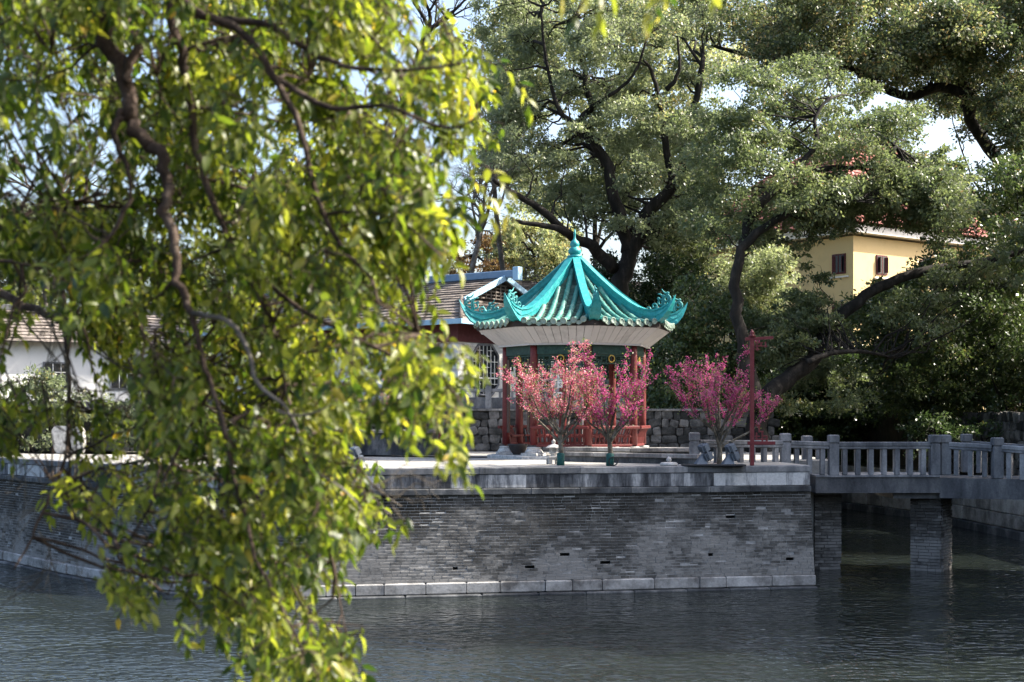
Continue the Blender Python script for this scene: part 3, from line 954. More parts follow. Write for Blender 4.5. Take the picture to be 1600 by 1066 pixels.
def rail_run(pts, step, seen=True):
    for (x0, y0, z0), (x1, y1, z1) in zip(pts[:-1], pts[1:]):
        a = Vector((x0, y0, z0)); b = Vector((x1, y1, z1)); d = b - a
        dh = Vector((d.x, d.y, 0)).normalized()
        F = frame(a, dh, Vector((-dh.y, dh.x, 0)))
        L = Vector((d.x, d.y, 0)).length
        sl = math.atan2(d.z, L)
        MB().bbox(L - .31, .22, .15, frame((a + b) / 2 + Vector((0, 0, 1.02)), dh, Vector((-dh.y, dh.x, 0))) @ Matrix.Rotation(-sl, 4, 'Y'), .025).build('rail', M['bridge'], br)
        MB().bbox(L - .31, .20, .08, frame((a + b) / 2 + Vector((0, 0, .90)), dh, Vector((-dh.y, dh.x, 0))) @ Matrix.Rotation(-sl, 4, 'Y'), .015).build('rail', M['bridge'], br)
        nb = max(2, int((L - .3) / step))
        for i in range(nb):
            u = .16 + (L - .32) * (i + .5) / nb
            o = new_obj('baluster', bal_me, br); o.matrix_local = F @ Matrix.Translation((u, 0, (z1 - z0) * u / L)) @ Matrix.Rotation(random.gauss(0, .04), 4, 'Z')
    for x0, y0, z0 in pts:
        o = new_obj('post', post_me, br, (x0, y0, z0)); o.rotation_euler = (0, 0, random.gauss(0, .02))
rail_run(ptsA, .43)
rail_run(ptsB, .40)
rail_run([(10.2, 49.2, ZD - .06), (PX(1477, 49.3), 49.3, ZD - .06)], .45)
rail_run([(PX(1477, 49.3) + .7, 49.2, ZD - .0), (bx[2] + 1.2, by[2] + 2.3, 3.0), (bx[3] + 2, by[3] + 2, 2.9)], .45)
# brick pier and abutment
def brick_block(cx, cy, sx, sy, z0, z1, yaw, name, faces=('f', 'r', 'l')):
    pier = MB().box(-sx / 2 + .06, sx / 2 - .06, -sy / 2 + .06, sy / 2 - .06, z0, z1)
    p = pier.build(name, M['mortar'], br); p.location = (cx, cy, 0); p.rotation_euler = (0, 0, yaw)
    q = random.Random(int(cx * 10)); bh = .105
    nr = int((z1 - z0 - .02) / bh)
    def wall(L, Mx):
        for r in range(nr):
            u = -L / 2 - (q.random() * .2)
            while u < L / 2:
                ln = q.uniform(.26, .46)
                u0, u1 = max(u, -L / 2), min(u + ln, L / 2); u += ln
                if u1 - u0 < .05: continue
                o = new_obj('brick', brick_unit, p)
                o.matrix_local = Mx @ Matrix.Translation(((u0 + u1) / 2, q.gauss(0, .012), z0 + (r + .5) * bh)) @ Matrix.Diagonal((u1 - u0 - .012, .12, bh - .014, 1))
    if 'f' in faces: wall(sx, Matrix.Translation((0, -sy / 2 + .05, 0)))
    if 'r' in faces: wall(sy - .14, Matrix.Translation((sx / 2 - .05, .06, 0)) @ Matrix.Rotation(R(90), 4, 'Z'))
    if 'l' in faces: wall(sy - .14, Matrix.Translation((-sx / 2 + .05, .06, 0)) @ Matrix.Rotation(R(-90), 4, 'Z'))
brick_block(14.12, 47.9, 1.02, 1.5, -.02, 2.44, R(-30), 'pier', ('f', 'r'))
brick_block(10.58, 48.4, .92, 1.2, -.02, 2.6, R(4), 'abutment', ('f',))
MB().box(12.6, 15.6, 47.0, 49.3, 2.42, 2.615, None).build('pier_cap', M['bridge_dark'], br)

# stone bank under the bridge
bk = thing('stone_bank', 'pale stone block bank wall along the channel seen beneath the bridge', 'wall')
bank_pts = [(11.0, 83), (18.4, 80), (20.5, 72), (21, 66), (21.3, 59), (22, 45)]
q = random.Random(5)
for a, b in zip(bank_pts[:-1], bank_pts[1:]):
    a = Vector(a); b = Vector(b); d = b - a; L = d.length; d /= L; n = Vector((-d.y, d.x)) * -1
    n = Vector((d.y, -d.x))
    if n.dot(Vector((15, 65)) - a) < 0: n = -n
    for r, (z0, z1) in enumerate(((-.4, .35), (.36, .98), (.99, 1.66), (1.67, 2.4))):
        nb = max(1, int(L / (1.5 if r else 2.4))); w_ = L / nb
        for i in range(nb):
            c = a + d * (i + .5) * w_
            o_ = .22 if r == 0 else .05 + q.gauss(0, .02)
            F = frame((c.x + n.x * (o_ - .15), c.y + n.y * (o_ - .15), (z0 + z1) / 2), Vector((d.x, d.y, 0)), Vector((-d.y, d.x, 0)))
            MB().bbox(w_ - .02, .4, z1 - z0 - .012, F, .03).build('block', M['bank' if r else 'ledge'], bk)
rubble_wall('garden_wall', 'dark rough stone garden wall on the bank beyond the bridge rail', (21.75, 74.5), (22.6, 60.0), 2.4, ZU - .05, lambda px: px > 1440, .5, .4, 'rubble', 200, .4)

# ------------------------------------------------------------------ small plaza things
# stone lantern
def stone_lantern(loc, s, label, group):
    t_ = thing('stone_lantern', label, 'lantern', loc, R(12), group)
    t_.scale = (s, s, s)
    b = MB()
    for sx in (-1, 1):
        for sy in (-1, 1):
            b.bbox(.12, .12, .2, Matrix.Translation((sx * .15, sy * .15, .1)), .015)
    b.bbox(.44, .44, .08, Matrix.Translation((0, 0, .23)), .02)
    b.build('foot', M['pale_stone'], t_)
    b = MB(); b.lathe([(.12, .27), (.10, .30), (.10, .33), (.16, .36), (.17, .39)], 8); b.build('stem', M['pale_stone'], t_)
    b = MB()
    for sx in (-1, 1):
        for sy in (-1, 1):
            b.bbox(.06, .06, .15, Matrix.Translation((sx * .09, sy * .09, .465)), .008)
    b.bbox(.12, .12, .14, Matrix.Translation((0, 0, .46)), .01)
    b.build('light_chamber', M['pale_stone'], t_)
    b = MB(); b.lathe([(.27, .54), (.28, .565), (.17, .63), (.06, .68), (.05, .70)], 8, (0, 0, 0), False); b.build('cap', M['pale_stone'], t_)
    b = MB(); b.lathe([(.05, .70), (.075, .74), (.06, .79), (.0, .85)], 8); b.build('finial', M['pale_stone'], t_)
    return t_
stone_lantern((PX(865, 44.4), 44.4, ZP), .92, 'small white stone lantern beside the trunk of the pale pink blossom tree', 'stone lanterns on the plaza')
stone_lantern((PX(708, 52.5), 52.5, ZP), .9, 'stone lantern half hidden by leaves in front of the rubble wall', 'stone lanterns on the plaza')
dl = thing('stone_finial_cap', 'low white stone cap with an onion finial on the quay coping', 'ornament', (PX(1045, 42.85), 42.85, 3.65))
MB().lathe([(.24, 0), (.27, .02), (.27, .07), (.22, .10), (.07, .115)], 14).build('base', M['pale_stone'], dl)
MB().lathe([(.05, .112), (.085, .16), (.08, .20), (.03, .26), (0, .29)], 10).build('finial', M['pale_stone'], dl)
pot = thing('flower_basin', 'dark round basin standing between two stone pedestals of the pavilion', 'basin', (PX(809, 51.0), 51.0, ZP + .1))
MB().lathe([(.20, 0), (.26, .08), (.33, .3), (.36, .36), (.36, .40), (.31, .40), (.28, .3), (0, .28)], 16).build('bowl', M['pot'], pot)
MB().lathe([(.29, .30), (.2, .335), (0, .345)], 12).build('soil', M['earth'], pot)
hs = thing('hose_coil', 'small black hose coil on the ground by the dark pink tree', 'hose', (PX(958, 42.6), 42.6, ZP))
for i in range(3):
    MB().tube([(.13 * math.cos(a), .03 * i - .03, .14 + .13 * math.sin(a)) for a in np.linspace(0, 2 * math.pi, 15)], .018, 6, False).build('loop', M['iron'], hs)

# floodlights
def floodlight(loc, label, rz=0.0, lean=-24, group='floodlights along the quay edge'):
    t_ = thing('floodlight', label, 'floodlight', loc, rz, group)
    m = MB()
    m.add([(-.20, -.13, 0), (.16, -.13, 0), (.16, .13, 0), (-.20, .13, 0), (.0, -.06, .30), (.07, -.06, .30), (.07, .06, .30), (.0, .06, .30)], [(3, 2, 1, 0), (4, 5, 6, 7), (0, 1, 5, 4), (1, 2, 6, 5), (2, 3, 7, 6), (3, 0, 4, 7)])
    m.build('foot', M['metal'], t_)
    Mx = Matrix.Translation((.06, 0, .33)) @ Matrix.Rotation(R(lean), 4, 'Y')
    for s in (-1, 1):
        h = MB(); h.bbox(.17, .42, .25, Mx @ Matrix.Translation((.09, 0, s * .135)), .03)
        hh = h.build('lamp_module', M['metal'], t_)
        f = MB()
        for j in range(6):
            f.bbox(.05, .012, .2, Mx @ Matrix.Translation((-.02, -.16 + j * .064, s * .135)), .003)
        f.build('cooling_fin', M['metal'], hh)
        gl = MB(); gl.bbox(.02, .36, .2, Mx @ Matrix.Translation((.183, 0, s * .135)), .005); gl.build('lens', M['lamp_glass'], hh)
        cl_ = MB()
        for yy in (-.15, 0, .15):
            cl_.bbox(.03, .03, .06, Mx @ Matrix.Translation((.10 + .04 * s, yy * .9 - .0, s * .27)), .006)
        cl_.build('clip', M['iron'], hh)
    br_ = MB()
    for yy in (-.235, .235):
        br_.bbox(.05, .02, .50, Mx @ Matrix.Translation((.06, yy, 0)), .004)
    br_.build('bracket', M['metal'], t_)
    return t_
shelf = MB().bbox(1.85, .75, .05, Matrix.Translation((PX(1113, 42.85), 42.62, 3.677)), .01)
tag(shelf.build('metal_plate', M['iron']), 'flat dark metal plate carrying two floodlights on the quay coping', 'plate')
floodlight((PX(1096, 42.75), 42.75, 3.704), 'grey double floodlight next to the square stone post at the bridge end', R(14))
floodlight((PX(1138, 42.75), 42.75, 3.704), 'grey double floodlight between its twin and the red lattice post', R(10))
floodlight((PX(551, 41.0), 41.0, 3.65), 'grey double floodlight on the sunny quay edge past the hanging leaves', R(25))
floodlight((PX(517, 41.1), 41.1, 3.65), 'grey double floodlight on the quay edge mostly hidden by hanging leaves', R(25))

# red post with lattice brackets
rp = thing('lattice_post', 'slim red post with fretted lattice brackets on the quay edge', 'post', (PX(1175, 42.9), 42.9, 3.65))
sc_ = 42.9 / FPX
def rz_(y): return 1.5 - (y - HOR) * sc_
def rx_(x): return (x - 1175) * sc_
MB().bbox(.115, .115, rz_(527) , Matrix.Translation((0, 0, rz_(527) / 2)), .01).build('pole', M['red_post'], rp)
MB().lathe([(.10, rz_(527)), (.10, rz_(524)), (.05, rz_(523)), (.08, rz_(521)), (.05, rz_(518)), (0, rz_(515))], 8).build('knob', M['red_post'], rp)
def bar(x0, x1, y, th, name='bar', dy=.07, tilt=0):
    MB().bbox((x1 - x0) * sc_, dy, th, Matrix.Translation((rx_((x0 + x1) / 2), 0, rz_(y))) @ Matrix.Rotation(tilt, 4, 'Y'), .006).build(name, M['red_post'], rp)
def vbar(x, y0, y1, w_=.045, name='bar'):
    MB().bbox(w_, .06, (y1 - y0) * sc_, Matrix.Translation((rx_(x), 0, rz_((y0 + y1) / 2))), .006).build(name, M['red_post'], rp)
bar(1164, 1208, 529, .09, 'top_arm', .10, R(-3))
bar(1179.5, 1192, 536, .035); bar(1179.5, 1199, 541, .035); vbar(1183, 536, 548); vbar(1189, 536, 541); bar(1179.5, 1188, 546, .03); vbar(1196, 534, 543)
bar(1168, 1211, 692.5, .10, 'lower_arm', .10)
vbar(1191, 674, 691); vbar(1198, 681, 691); bar(1187, 1193, 674.5, .04); bar(1179.5, 1187, 682, .04); vbar(1186, 664, 676); bar(1180, 1188, 664.5, .04); bar(1191, 1199, 681.5, .04); bar(1179.5, 1197, 686.5, .035); vbar(1182, 676, 688)
# signs hung in the pavilion
sg = thing('hanging_scroll', 'narrow white hanging board with dark brush marks inside the pavilion', 'sign', (PX(875, 49.6), 49.6, ZP))
bz = lambda y: CZ - (y - HOR) * 49.6 / FPX - ZP
MB().bbox(.17, .03, bz(577) - bz(606), Matrix.Translation((0, 0, (bz(577) + bz(606)) / 2)), .004).build('board', M['white_sign'], sg)
ik = MB()
for i, (x, y, a, l) in enumerate([(-.02, 582, .5, .09), (.03, 584, -.6, .08), (0, 587, .2, .10), (.02, 590, -.7, .07), (-.03, 592, .9, .08), (.0, 596, .1, .10), (.02, 599, -.9, .07), (-.02, 601, .5, .08), (0, 603, 0, .08)]):
    ik.bbox(l, .006, .018, Matrix.Translation((x, -.018, bz(y))) @ Matrix.Rotation(a, 4, 'Y'), .002)
ik.build('brush_mark', M['ink'], sg)
MB().bbox(.006, .006, bz(545) - bz(577), Matrix.Translation((0, 0, (bz(545) + bz(577)) / 2)), .001).build('cord', M['ink'], sg)
sg = thing('square_sign', 'small square white sign with a dark dot hanging under the scroll', 'sign', (PX(875, 49.6), 49.6, ZP))
MB().bbox(.155, .03, .165, Matrix.Translation((0, 0, bz(616.5))), .004).build('board', M['white_sign'], sg)
MB().bbox(.045, .006, .07, Matrix.Translation((0, -.018, bz(616.5))) @ Matrix.Rotation(.3, 4, 'Y'), .002).build('dot', M['ink'], sg)
MB().bbox(.006, .006, bz(606) - bz(612), Matrix.Translation((0, 0, (bz(606) + bz(612)) / 2)), .001).build('cord', M['ink'], sg)
nb_ = thing('notice_board', 'pale lilac notice board with small white gabled top seen through the pavilion', 'sign', (PX(900, 54.3), 54.3, ZP))
bz = lambda y: CZ - (y - HOR) * 54.3 / FPX - ZP
MB().bbox(.46, .04, bz(586) - bz(612), Matrix.Translation((0, 0, (bz(586) + bz(612)) / 2)), .006).build('panel', paint('lilac panel', (.42, .38, .46), .7, .35, (.7, .65, .7), 14.), nb_)
MB().prism([(-.32, 0), (.32, 0), (.08, .1), (.06, .22), (-.06, .22), (-.08, .1)], -.05, .05, Matrix.Translation((0, 0, bz(585))) @ Matrix.Rotation(R(90), 4, 'X')).build('gable_top', M['white_sign'], nb_)
for s in (-1, 1):
    MB().bbox(.05, .05, bz(586), Matrix.Translation((s * .26, 0, bz(586) / 2)), .006).build('leg', M['white_sign'], nb_)
pk = MB().bbox(.26, .02, .11, Matrix.Translation((PX(803, 49.2), 49.2, CZ - (592 - HOR) * 49.2 / FPX)), .003)
tag(pk.build('pink_card', M['pink_sign']), 'small pink card hung on the column by the pavilion entrance', 'card')
pt = thing('red_bollard', 'short red post standing on the plaza near the hidden lantern', 'post', (PX(688, 52.6), 52.6, ZP))
MB().bbox(.13, .13, 1.1, Matrix.Translation((0, 0, .55)), .01).build('shaft', M['red'], pt)
MB().bbox(.17, .17, .07, Matrix.Translation((0, 0, 1.13)), .02).build('cap', M['red'], pt)
st = MB(); v_, f_ = rubble_stone(random.Random(4), 1.35, .6, 1.15); st.add(v_, f_)
o = st.build('scholar_stone', M['pale_stone']); o.location = (PX(108, 56.5), 56.5, ZP + .55)
tag(o, 'upright pale boulder on the far plaza seen through sparse twigs', 'boulder')

# ------------------------------------------------------------------ buildings
def tile_rows(mb, att, a, b, c, d, n, step=.05, q=random):
    """stepped tile courses on a quad: eave a->b, ridge d->c"""
    for i in range(n):
        t0, t1 = i / n, (i + 1) / n
        l0, r0 = a.lerp(d, t0), b.lerp(c, t0); l1, r1 = a.lerp(d, t1), b.lerp(c, t1)
        up = (b - a).cross(d - a).normalized()
        if up.z < 0: up = -up
        mcol = max(1, int((r0 - l0).length / .5))
        for j in range(mcol):
            s0, s1 = j / mcol, (j + 1) / mcol
            h = step * random.uniform(.7, 1.3)
            p0, p1 = l0.lerp(r0, s0) + up * h, l0.lerp(r0, s1) + up * h
            p2, p3 = l1.lerp(r1, s1), l1.lerp(r1, s0)
            mb.add([p0, p1, p2, p3, p0 - up * h, p1 - up * h], [(0, 1, 2, 3), (4, 5, 1, 0)])
            v = random.random(); att += [v, v]

def lattice_window(parent, F, w_, h, key='plaster', oct=True):
    f = MB()
    c_ = .25 if oct else 0
    pts = [(-w_ / 2, -h / 2 + c_ * w_), (-w_ / 2, h / 2 - c_ * w_), (-w_ / 2 + c_ * w_, h / 2), (w_ / 2 - c_ * w_, h / 2), (w_ / 2, h / 2 - c_ * w_), (w_ / 2, -h / 2 + c_ * w_), (w_ / 2 - c_ * w_, -h / 2), (-w_ / 2 + c_ * w_, -h / 2)]
    ring = [F @ Vector((x, -.03, z)) for x, z in pts]
    f.tube(ring + [ring[0]], .06, 4, False, False)
    fo = f.build('window', M['bridge'], parent)
    g_ = MB(); g_.add([F @ Vector((x, .02, z)) for x, z in pts], [tuple(range(8))]); g_.build('pane', M['window_dark'], fo)
    l = MB()
    nx, nz = 7, 9
    for i in range(1, nx):
        x = -w_ / 2 + w_ * i / nx
        hh = h if c_ * w_ < abs(abs(x) - w_ / 2) else h * .62
        l.bbox(.03, .03, hh - .06, F @ Matrix.Translation((x, -.02, 0)), .004)
    for j in range(1, nz):
        z = -h / 2 + h * j / nz
        ww = w_ if abs(z) < h / 2 - c_ * w_ else w_ * .62
        for s in range(3):
            if (j + s) % 2 == 0 or j in (3,): l.bbox(ww / 3.2, .03, .03, F @ Matrix.Translation((-ww / 3 + s * ww / 3, -.02, z)), .004)
    l.bbox(w_, .05, .07, F @ Matrix.Translation((0, -.02, -h * .16)), .004)
    l.build('lattice', M['plaster'], fo)
    return fo

wb = thing('white_building', 'white walled garden hall with brown tiled hip and gable roof and blue trim', 'building')
gu = Vector((-.8, .6, 0)); gv = Vector((.6, .8, 0))            # along the ridge, along the gable end
gc = Vector((-.38 + .35, 65.3, ZU))
def wbp(a, b, z): return gc + gu * a + gv * b + Vector((0, 0, z))
wl = MB()
wl.prism([tuple(wbp(0, -3.9, 0).xy), tuple(wbp(0, 3.9, 0).xy), tuple(wbp(16, 3.9, 0).xy), tuple(wbp(16, -3.9, 0).xy)], ZU - .3, ZU + 3.85)
wl.build('wall', M['plaster'], wb)
bm2 = MB(); bm2.prism([tuple(wbp(-.06, -3.96, 0).xy), tuple(wbp(-.06, 3.96, 0).xy), tuple(wbp(16.1, 3.96, 0).xy), tuple(wbp(16.1, -3.96, 0).xy)], ZU + 3.05, ZU + 3.88); bm2.build('eave_beam', M['maroon'], wb)
ez, hz_, rz2 = 3.95, 5.05, 6.15
E = 4.75; IN = 1.5; GW = 2.7
rf = MB(); ra = []
eA, eB = wbp(-.85, -E, ez), wbp(-.85, E, ez)
hA, hB = wbp(.75, -GW, hz_), wbp(.75, GW, hz_)
tile_rows(rf, ra, eA, eB, hB, hA, 7)
eC = wbp(16.8, -E, ez)
tile_rows(rf, ra, eC, eA, hA, wbp(16.8, -GW, hz_), 7)
tile_rows(rf, ra, wbp(16.8, -GW, hz_), wbp(.35, -GW, hz_), wbp(.35, 0, rz2), wbp(16.8, 0, rz2), 8)
tile_rows(rf, ra, wbp(.35, GW, hz_), wbp(16.8, GW, hz_), wbp(16.8, 0, rz2), wbp(.35, 0, rz2), 8)
tile_rows(rf, ra, eB, wbp(16.8, E, ez), wbp(16.8, GW, hz_), hB, 7)
roofo = rf.build('roof', M['grey_tile'], wb, attr=ra)
gb = MB(); gb.add([wbp(.7, -GW, hz_), wbp(.7, GW, hz_), wbp(.7, 0, rz2 - .05)], [(0, 1, 2)]); gb.build('gable_panel', M['dark_wood'], wb)
lv = MB()
for i in range(5):
    z = hz_ + .12 + i * .16; hw_ = GW * (rz2 - z) / (rz2 - hz_) - .35
    if hw_ > .2: lv.bbox(.05, hw_ * 2, .06, frame(wbp(.64, 0, z), -gu, gv), .004)
for i in range(-5, 6):
    x = i * .36; h2 = (rz2 - hz_) * (1 - abs(x) / GW) - .25
    if h2 > .15: lv.bbox(.04, .05, h2, frame(wbp(.62, x, hz_ + .08 + h2 / 2), -gu, gv), .004)
lv.build('gable_louvre', M['grey_tile'], wb)
for s in (-1, 1):
    p0, p1 = wbp(.30, s * (GW + .35), hz_ - .12), wbp(.30, 0, rz2 + .02)
    d = (p1 - p0); L = d.length; d.normalize(); n = gu
    MB().bbox(L, .10, .26, frame((p0 + p1) / 2, d, n, d.cross(n)), .01).build('bargeboard', M['blue_trim'], wb)
MB().bbox(17, .26, .34, frame(wbp(8.2, 0, rz2 + .17), gu, gv), .03).build('ridge', M['blue_ridge'], wb)
MB().bbox(.3, .34, .62, frame(wbp(-.35, 0, rz2 + .16), gu, gv), .02).build('ridge_end', M['blue_trim'], wb)
MB().bbox(.07, 2 * E + .1, .22, frame(wbp(-.9, 0, ez - .08), gu, gv), .01).build('eave_fascia', M['blue_trim'], wb)
MB().bbox(17.7, .07, .22, frame(wbp(7.9, -E - .04, ez - .08), gu, gv), .01).build('eave_fascia', M['blue_trim'], wb)
for s in (-1, 1):
    MB().tube([wbp(-.85, s * E, ez + .06), wbp(.75, s * GW, hz_ + .08)], .09, 6).build('hip_ridge_tile', M['grey_tile'], wb)
Fw = frame(wbp(-.06, -2.05, 1.85), gv, gu)
lattice_window(wb, Fw, 1.9, 2.25)
Fw = frame(wbp(-.06, 1.9, 1.85), gv, gu)
lattice_window(wb, Fw, 1.9, 2.25)
MB().bbox(2.5, .1, .12, frame(wbp(-.06, -2.05, .55), gv, gu), .01).build('sill', M['bridge'], wb)
MB().bbox(.05, 7.7, .5, frame(wbp(-.03, 0, .25), gu, gv), .005).build('dado', M['bridge_dark'], wb)
lamp_ = MB().bbox(.16, .16, .2, frame(wbp(-.95, -3.3, 3.45), gu, gv), .03); lamp_.build('wall_lamp', M['white_sign'], wb)

ob = thing('annexe', 'low annexe roof with pale blue eave behind the pavilion roof', 'building')
ap_ = P(838, 452, 78)
MB().box(ap_.x - 1.4, ap_.x + 6, 78.4, 84, ZU - .2, ap_.z - .3).build('wall', M['plaster'], ob)
r2 = MB(); ra = []
tile_rows(r2, ra, Vector((ap_.x - 1.8, 77.8, ap_.z - .1)), Vector((ap_.x + 6.4, 77.8, ap_.z - .1)), Vector((ap_.x + 6.4, 81, ap_.z + .7)), Vector((ap_.x - 1.8, 81, ap_.z + .7)), 7)
r2.build('roof', M['grey_tile'], ob, attr=ra)
MB().bbox(8.3, .08, .25, Matrix.Translation((ap_.x + 2.3, 77.76, ap_.z - .25)), .01).build('eave_fascia', M['blue_trim'], ob)

wh = thing('white_house', 'long white house with grey tiled roof behind the sparse twigs', 'building')
hu = Vector((.86, .5, 0)); hv = Vector((-.5, .86, 0))
hc = Vector((PX(-90, 66), 66, ZU))
def whp(a, b, z): return hc + hu * a + hv * b + Vector((0, 0, z))
MB().prism([tuple(whp(0, 0, 0).xy), tuple(whp(14.5, 0, 0).xy), tuple(whp(14.5, 7, 0).xy), tuple(whp(0, 7, 0).xy)], ZU - .2, ZU + 3.4).build('wall', M['plaster'], wh)
r2 = MB(); ra = []
tile_rows(r2, ra, whp(-.6, -.7, 3.3), whp(15, -.7, 3.3), whp(15, 3.5, 5.1), whp(-.6, 3.5, 5.1), 10)
tile_rows(r2, ra, whp(15, 7.7, 3.3), whp(-.6, 7.7, 3.3), whp(-.6, 3.5, 5.1), whp(15, 3.5, 5.1), 10)
r2.build('roof', M['grey_tile'], wh, attr=ra)
for s in (-.55, 14.95):
    MB().slab([whp(s, -.4, 3.35), whp(s, 7.4, 3.35), whp(s, 3.5, 5.0)], .12).build('gable_end', M['plaster'], wh)
MB().bbox(15.6, .24, .3, frame(whp(7.2, 3.5, 5.2), hu, hv), .03).build('ridge', M['bridge_dark'], wh)
for a in (2, 5.2, 8.4, 11.6):
    F = frame(whp(a, -.02, 1.75), hu, hv)
    fo = MB().bbox(1.3, .08, 1.3, F, .01).build('window', M['bridge'], wh)
    MB().bbox(1.14, .03, 1.14, F @ Matrix.Translation((0, -.04, 0)), .004).build('pane', M['window_dark'], fo)
    ml = MB()
    for x in (-.19, .19): ml.bbox(.04, .03, 1.14, F @ Matrix.Translation((x, -.06, 0)), .003)
    ml.bbox(1.14, .03, .04, F @ Matrix.Translation((0, -.06, .15)), .003)
    ml.build('glazing_bar', M['plaster'], fo)
MB().bbox(14.5, .06, .5, frame(whp(7.25, -.04, .25), hu, hv), .005).build('dado', M['bridge_dark'], wh)

yb = thing('yellow_house', 'tall cream yellow house with red tiled roof behind the camphor trees', 'building')
yc = Vector((22.8, 95, ZU)); yl = Vector((-.6, .8, 0)); yr = Vector((.8, .6, 0))
def ybp(a, b, z): return yc + yr * a + yl * b + Vector((0, 0, z - ZU))
MB().prism([tuple(ybp(0, 0, 0).xy), tuple(ybp(24, 0, 0).xy), tuple(ybp(24, 18, 0).xy), tuple(ybp(0, 18, 0).xy)], ZU - .2, 17.2).build('wall', M['yellow'], yb)
MB().prism([tuple(ybp(-.7, -.7, 0).xy), tuple(ybp(24.7, -.7, 0).xy), tuple(ybp(24.7, 18.7, 0).xy), tuple(ybp(-.7, 18.7, 0).xy)], 17.35, 17.85).build('cornice', M['yellow_trim'], yb)
r2 = MB(); ra = []
E4 = [ybp(-1, -1, 17.95), ybp(25, -1, 17.95), ybp(25, 19, 17.95), ybp(-1, 19, 17.95)]
r0_, r1_ = ybp(9, 9, 26.5), ybp(15, 9, 26.5)
tile_rows(r2, ra, E4[0], E4[1], r1_, r0_, 26, .07)
tile_rows(r2, ra, E4[3], E4[0], r0_, r0_ + Vector((.01, 0, 0)), 26, .07)
tile_rows(r2, ra, E4[1], E4[2], r1_, r1_ + Vector((.01, 0, 0)), 26, .07)
tile_rows(r2, ra, E4[2], E4[3], r0_, r1_, 26, .07)
r2.build('roof', M['red_tile'], yb, attr=ra)
MB().tube([r0_, r1_], .25, 6).build('ridge', M['red_tile'], yb)
def yb_window(F, w_=1.15, h=1.35):
    fo = MB().bbox(w_, .14, h, F, .02).build('window', M['maroon'], yb)
    MB().bbox(w_ - .2, .04, h - .2, F @ Matrix.Translation((0, -.065, 0)), .004).build('pane', M['window_dark'], fo)
    s_ = MB(); s_.bbox(.07, .05, h - .18, F @ Matrix.Translation((.0, -.08, 0)), .004)
    for x in (-.3, .3): s_.bbox(.34, .03, h - .3, F @ Matrix.Translation((x, -.13, 0)) @ Matrix.Rotation(R(50 if x < 0 else -50), 4, 'Z'), .004)
    s_.build('casement', M['maroon'], fo)
    MB().bbox(w_ + .5, .18, .10, F @ Matrix.Translation((0, -.05, -h / 2 - .22)), .01).build('sill', M['yellow_trim'], fo)
for z in (15.4, 12.0, 8.6):
    for a in (2.9, 7.6, 12.4, 17.2):
        yb_window(frame(ybp(a, -.01, z), yr, yl))
    for b_ in (1.2, 5.9, 10.6):
        yb_window(frame(ybp(-.01, b_, z), -yl, yr))

# wooden fence on the upper ground
fe = thing('timber_fence', 'dark timber fence with square posts on the bank under the trees', 'fence')
fa, fb = Vector((24.6, 73.0)), Vector((25.0, 64.0))
for i in range(7):
    c = fa.lerp(fb, i / 6)
    MB().bbox(.26, .26, 2.1, Matrix.Translation((c.x, c.y, ZU + 1.05)), .02).build('post', M['wood_brown'], fe)
    if i < 6:
        n_ = fa.lerp(fb, (i + .5) / 6)
        for z in (.5, 1.15, 1.6):
            MB().bbox(.08, 1.25, .16, Matrix.Translation((n_.x, n_.y, ZU + z)), .01).build('rail', M['wood_brown'], fe)
        for j in range(3):
            n2 = fa.lerp(fb, (i + .25 + .25 * j) / 6)
            MB().bbox(.03, .2, 1.0, Matrix.Translation((n2.x + .05, n2.y, ZU + .6)), .005).build('paling', M['wood_brown'], fe)

# ------------------------------------------------------------------ trees
def in_poly(x, y, poly):
    inside = False
    n = len(poly); j = n - 1
    for i in range(n):
        xi, yi = poly[i]; xj, yj = poly[j]
        if (yi > y) != (yj > y) and x < (xj - xi) * (y - yi) / (yj - yi) + xi: inside = not inside
        j = i
    return inside

def sample_poly(poly, n, q, holes_=()):
    xs = [p[0] for p in poly]; ys = [p[1] for p in poly]
    out = []
    while len(out) < n:
        x, y = q.uniform(min(xs), max(xs)), q.uniform(min(ys), max(ys))
        if not in_poly(x, y, poly): continue
        if any(((x - h[0]) / h[2]) ** 2 + ((y - h[1]) / h[3]) ** 2 < 1 for h in holes_): continue
        out.append((x, y))
    return out

def leaf_quads(C, A, Nn, L, W):
    S = norm_rows(np.cross(A, Nn))
    n = len(C)
    V = np.empty((n, 4, 3), np.float32)
    V[:, 0] = C
    V[:, 1] = C + A * (L * .5)[:, None] + S * (W * .5)[:, None]
    V[:, 2] = C + A * L[:, None]
    V[:, 3] = C + A * (L * .5)[:, None] - S * (W * .5)[:, None]
    Q = np.arange(n * 4, dtype=np.int32).reshape(n, 4)
    return V.reshape(-1, 3), Q

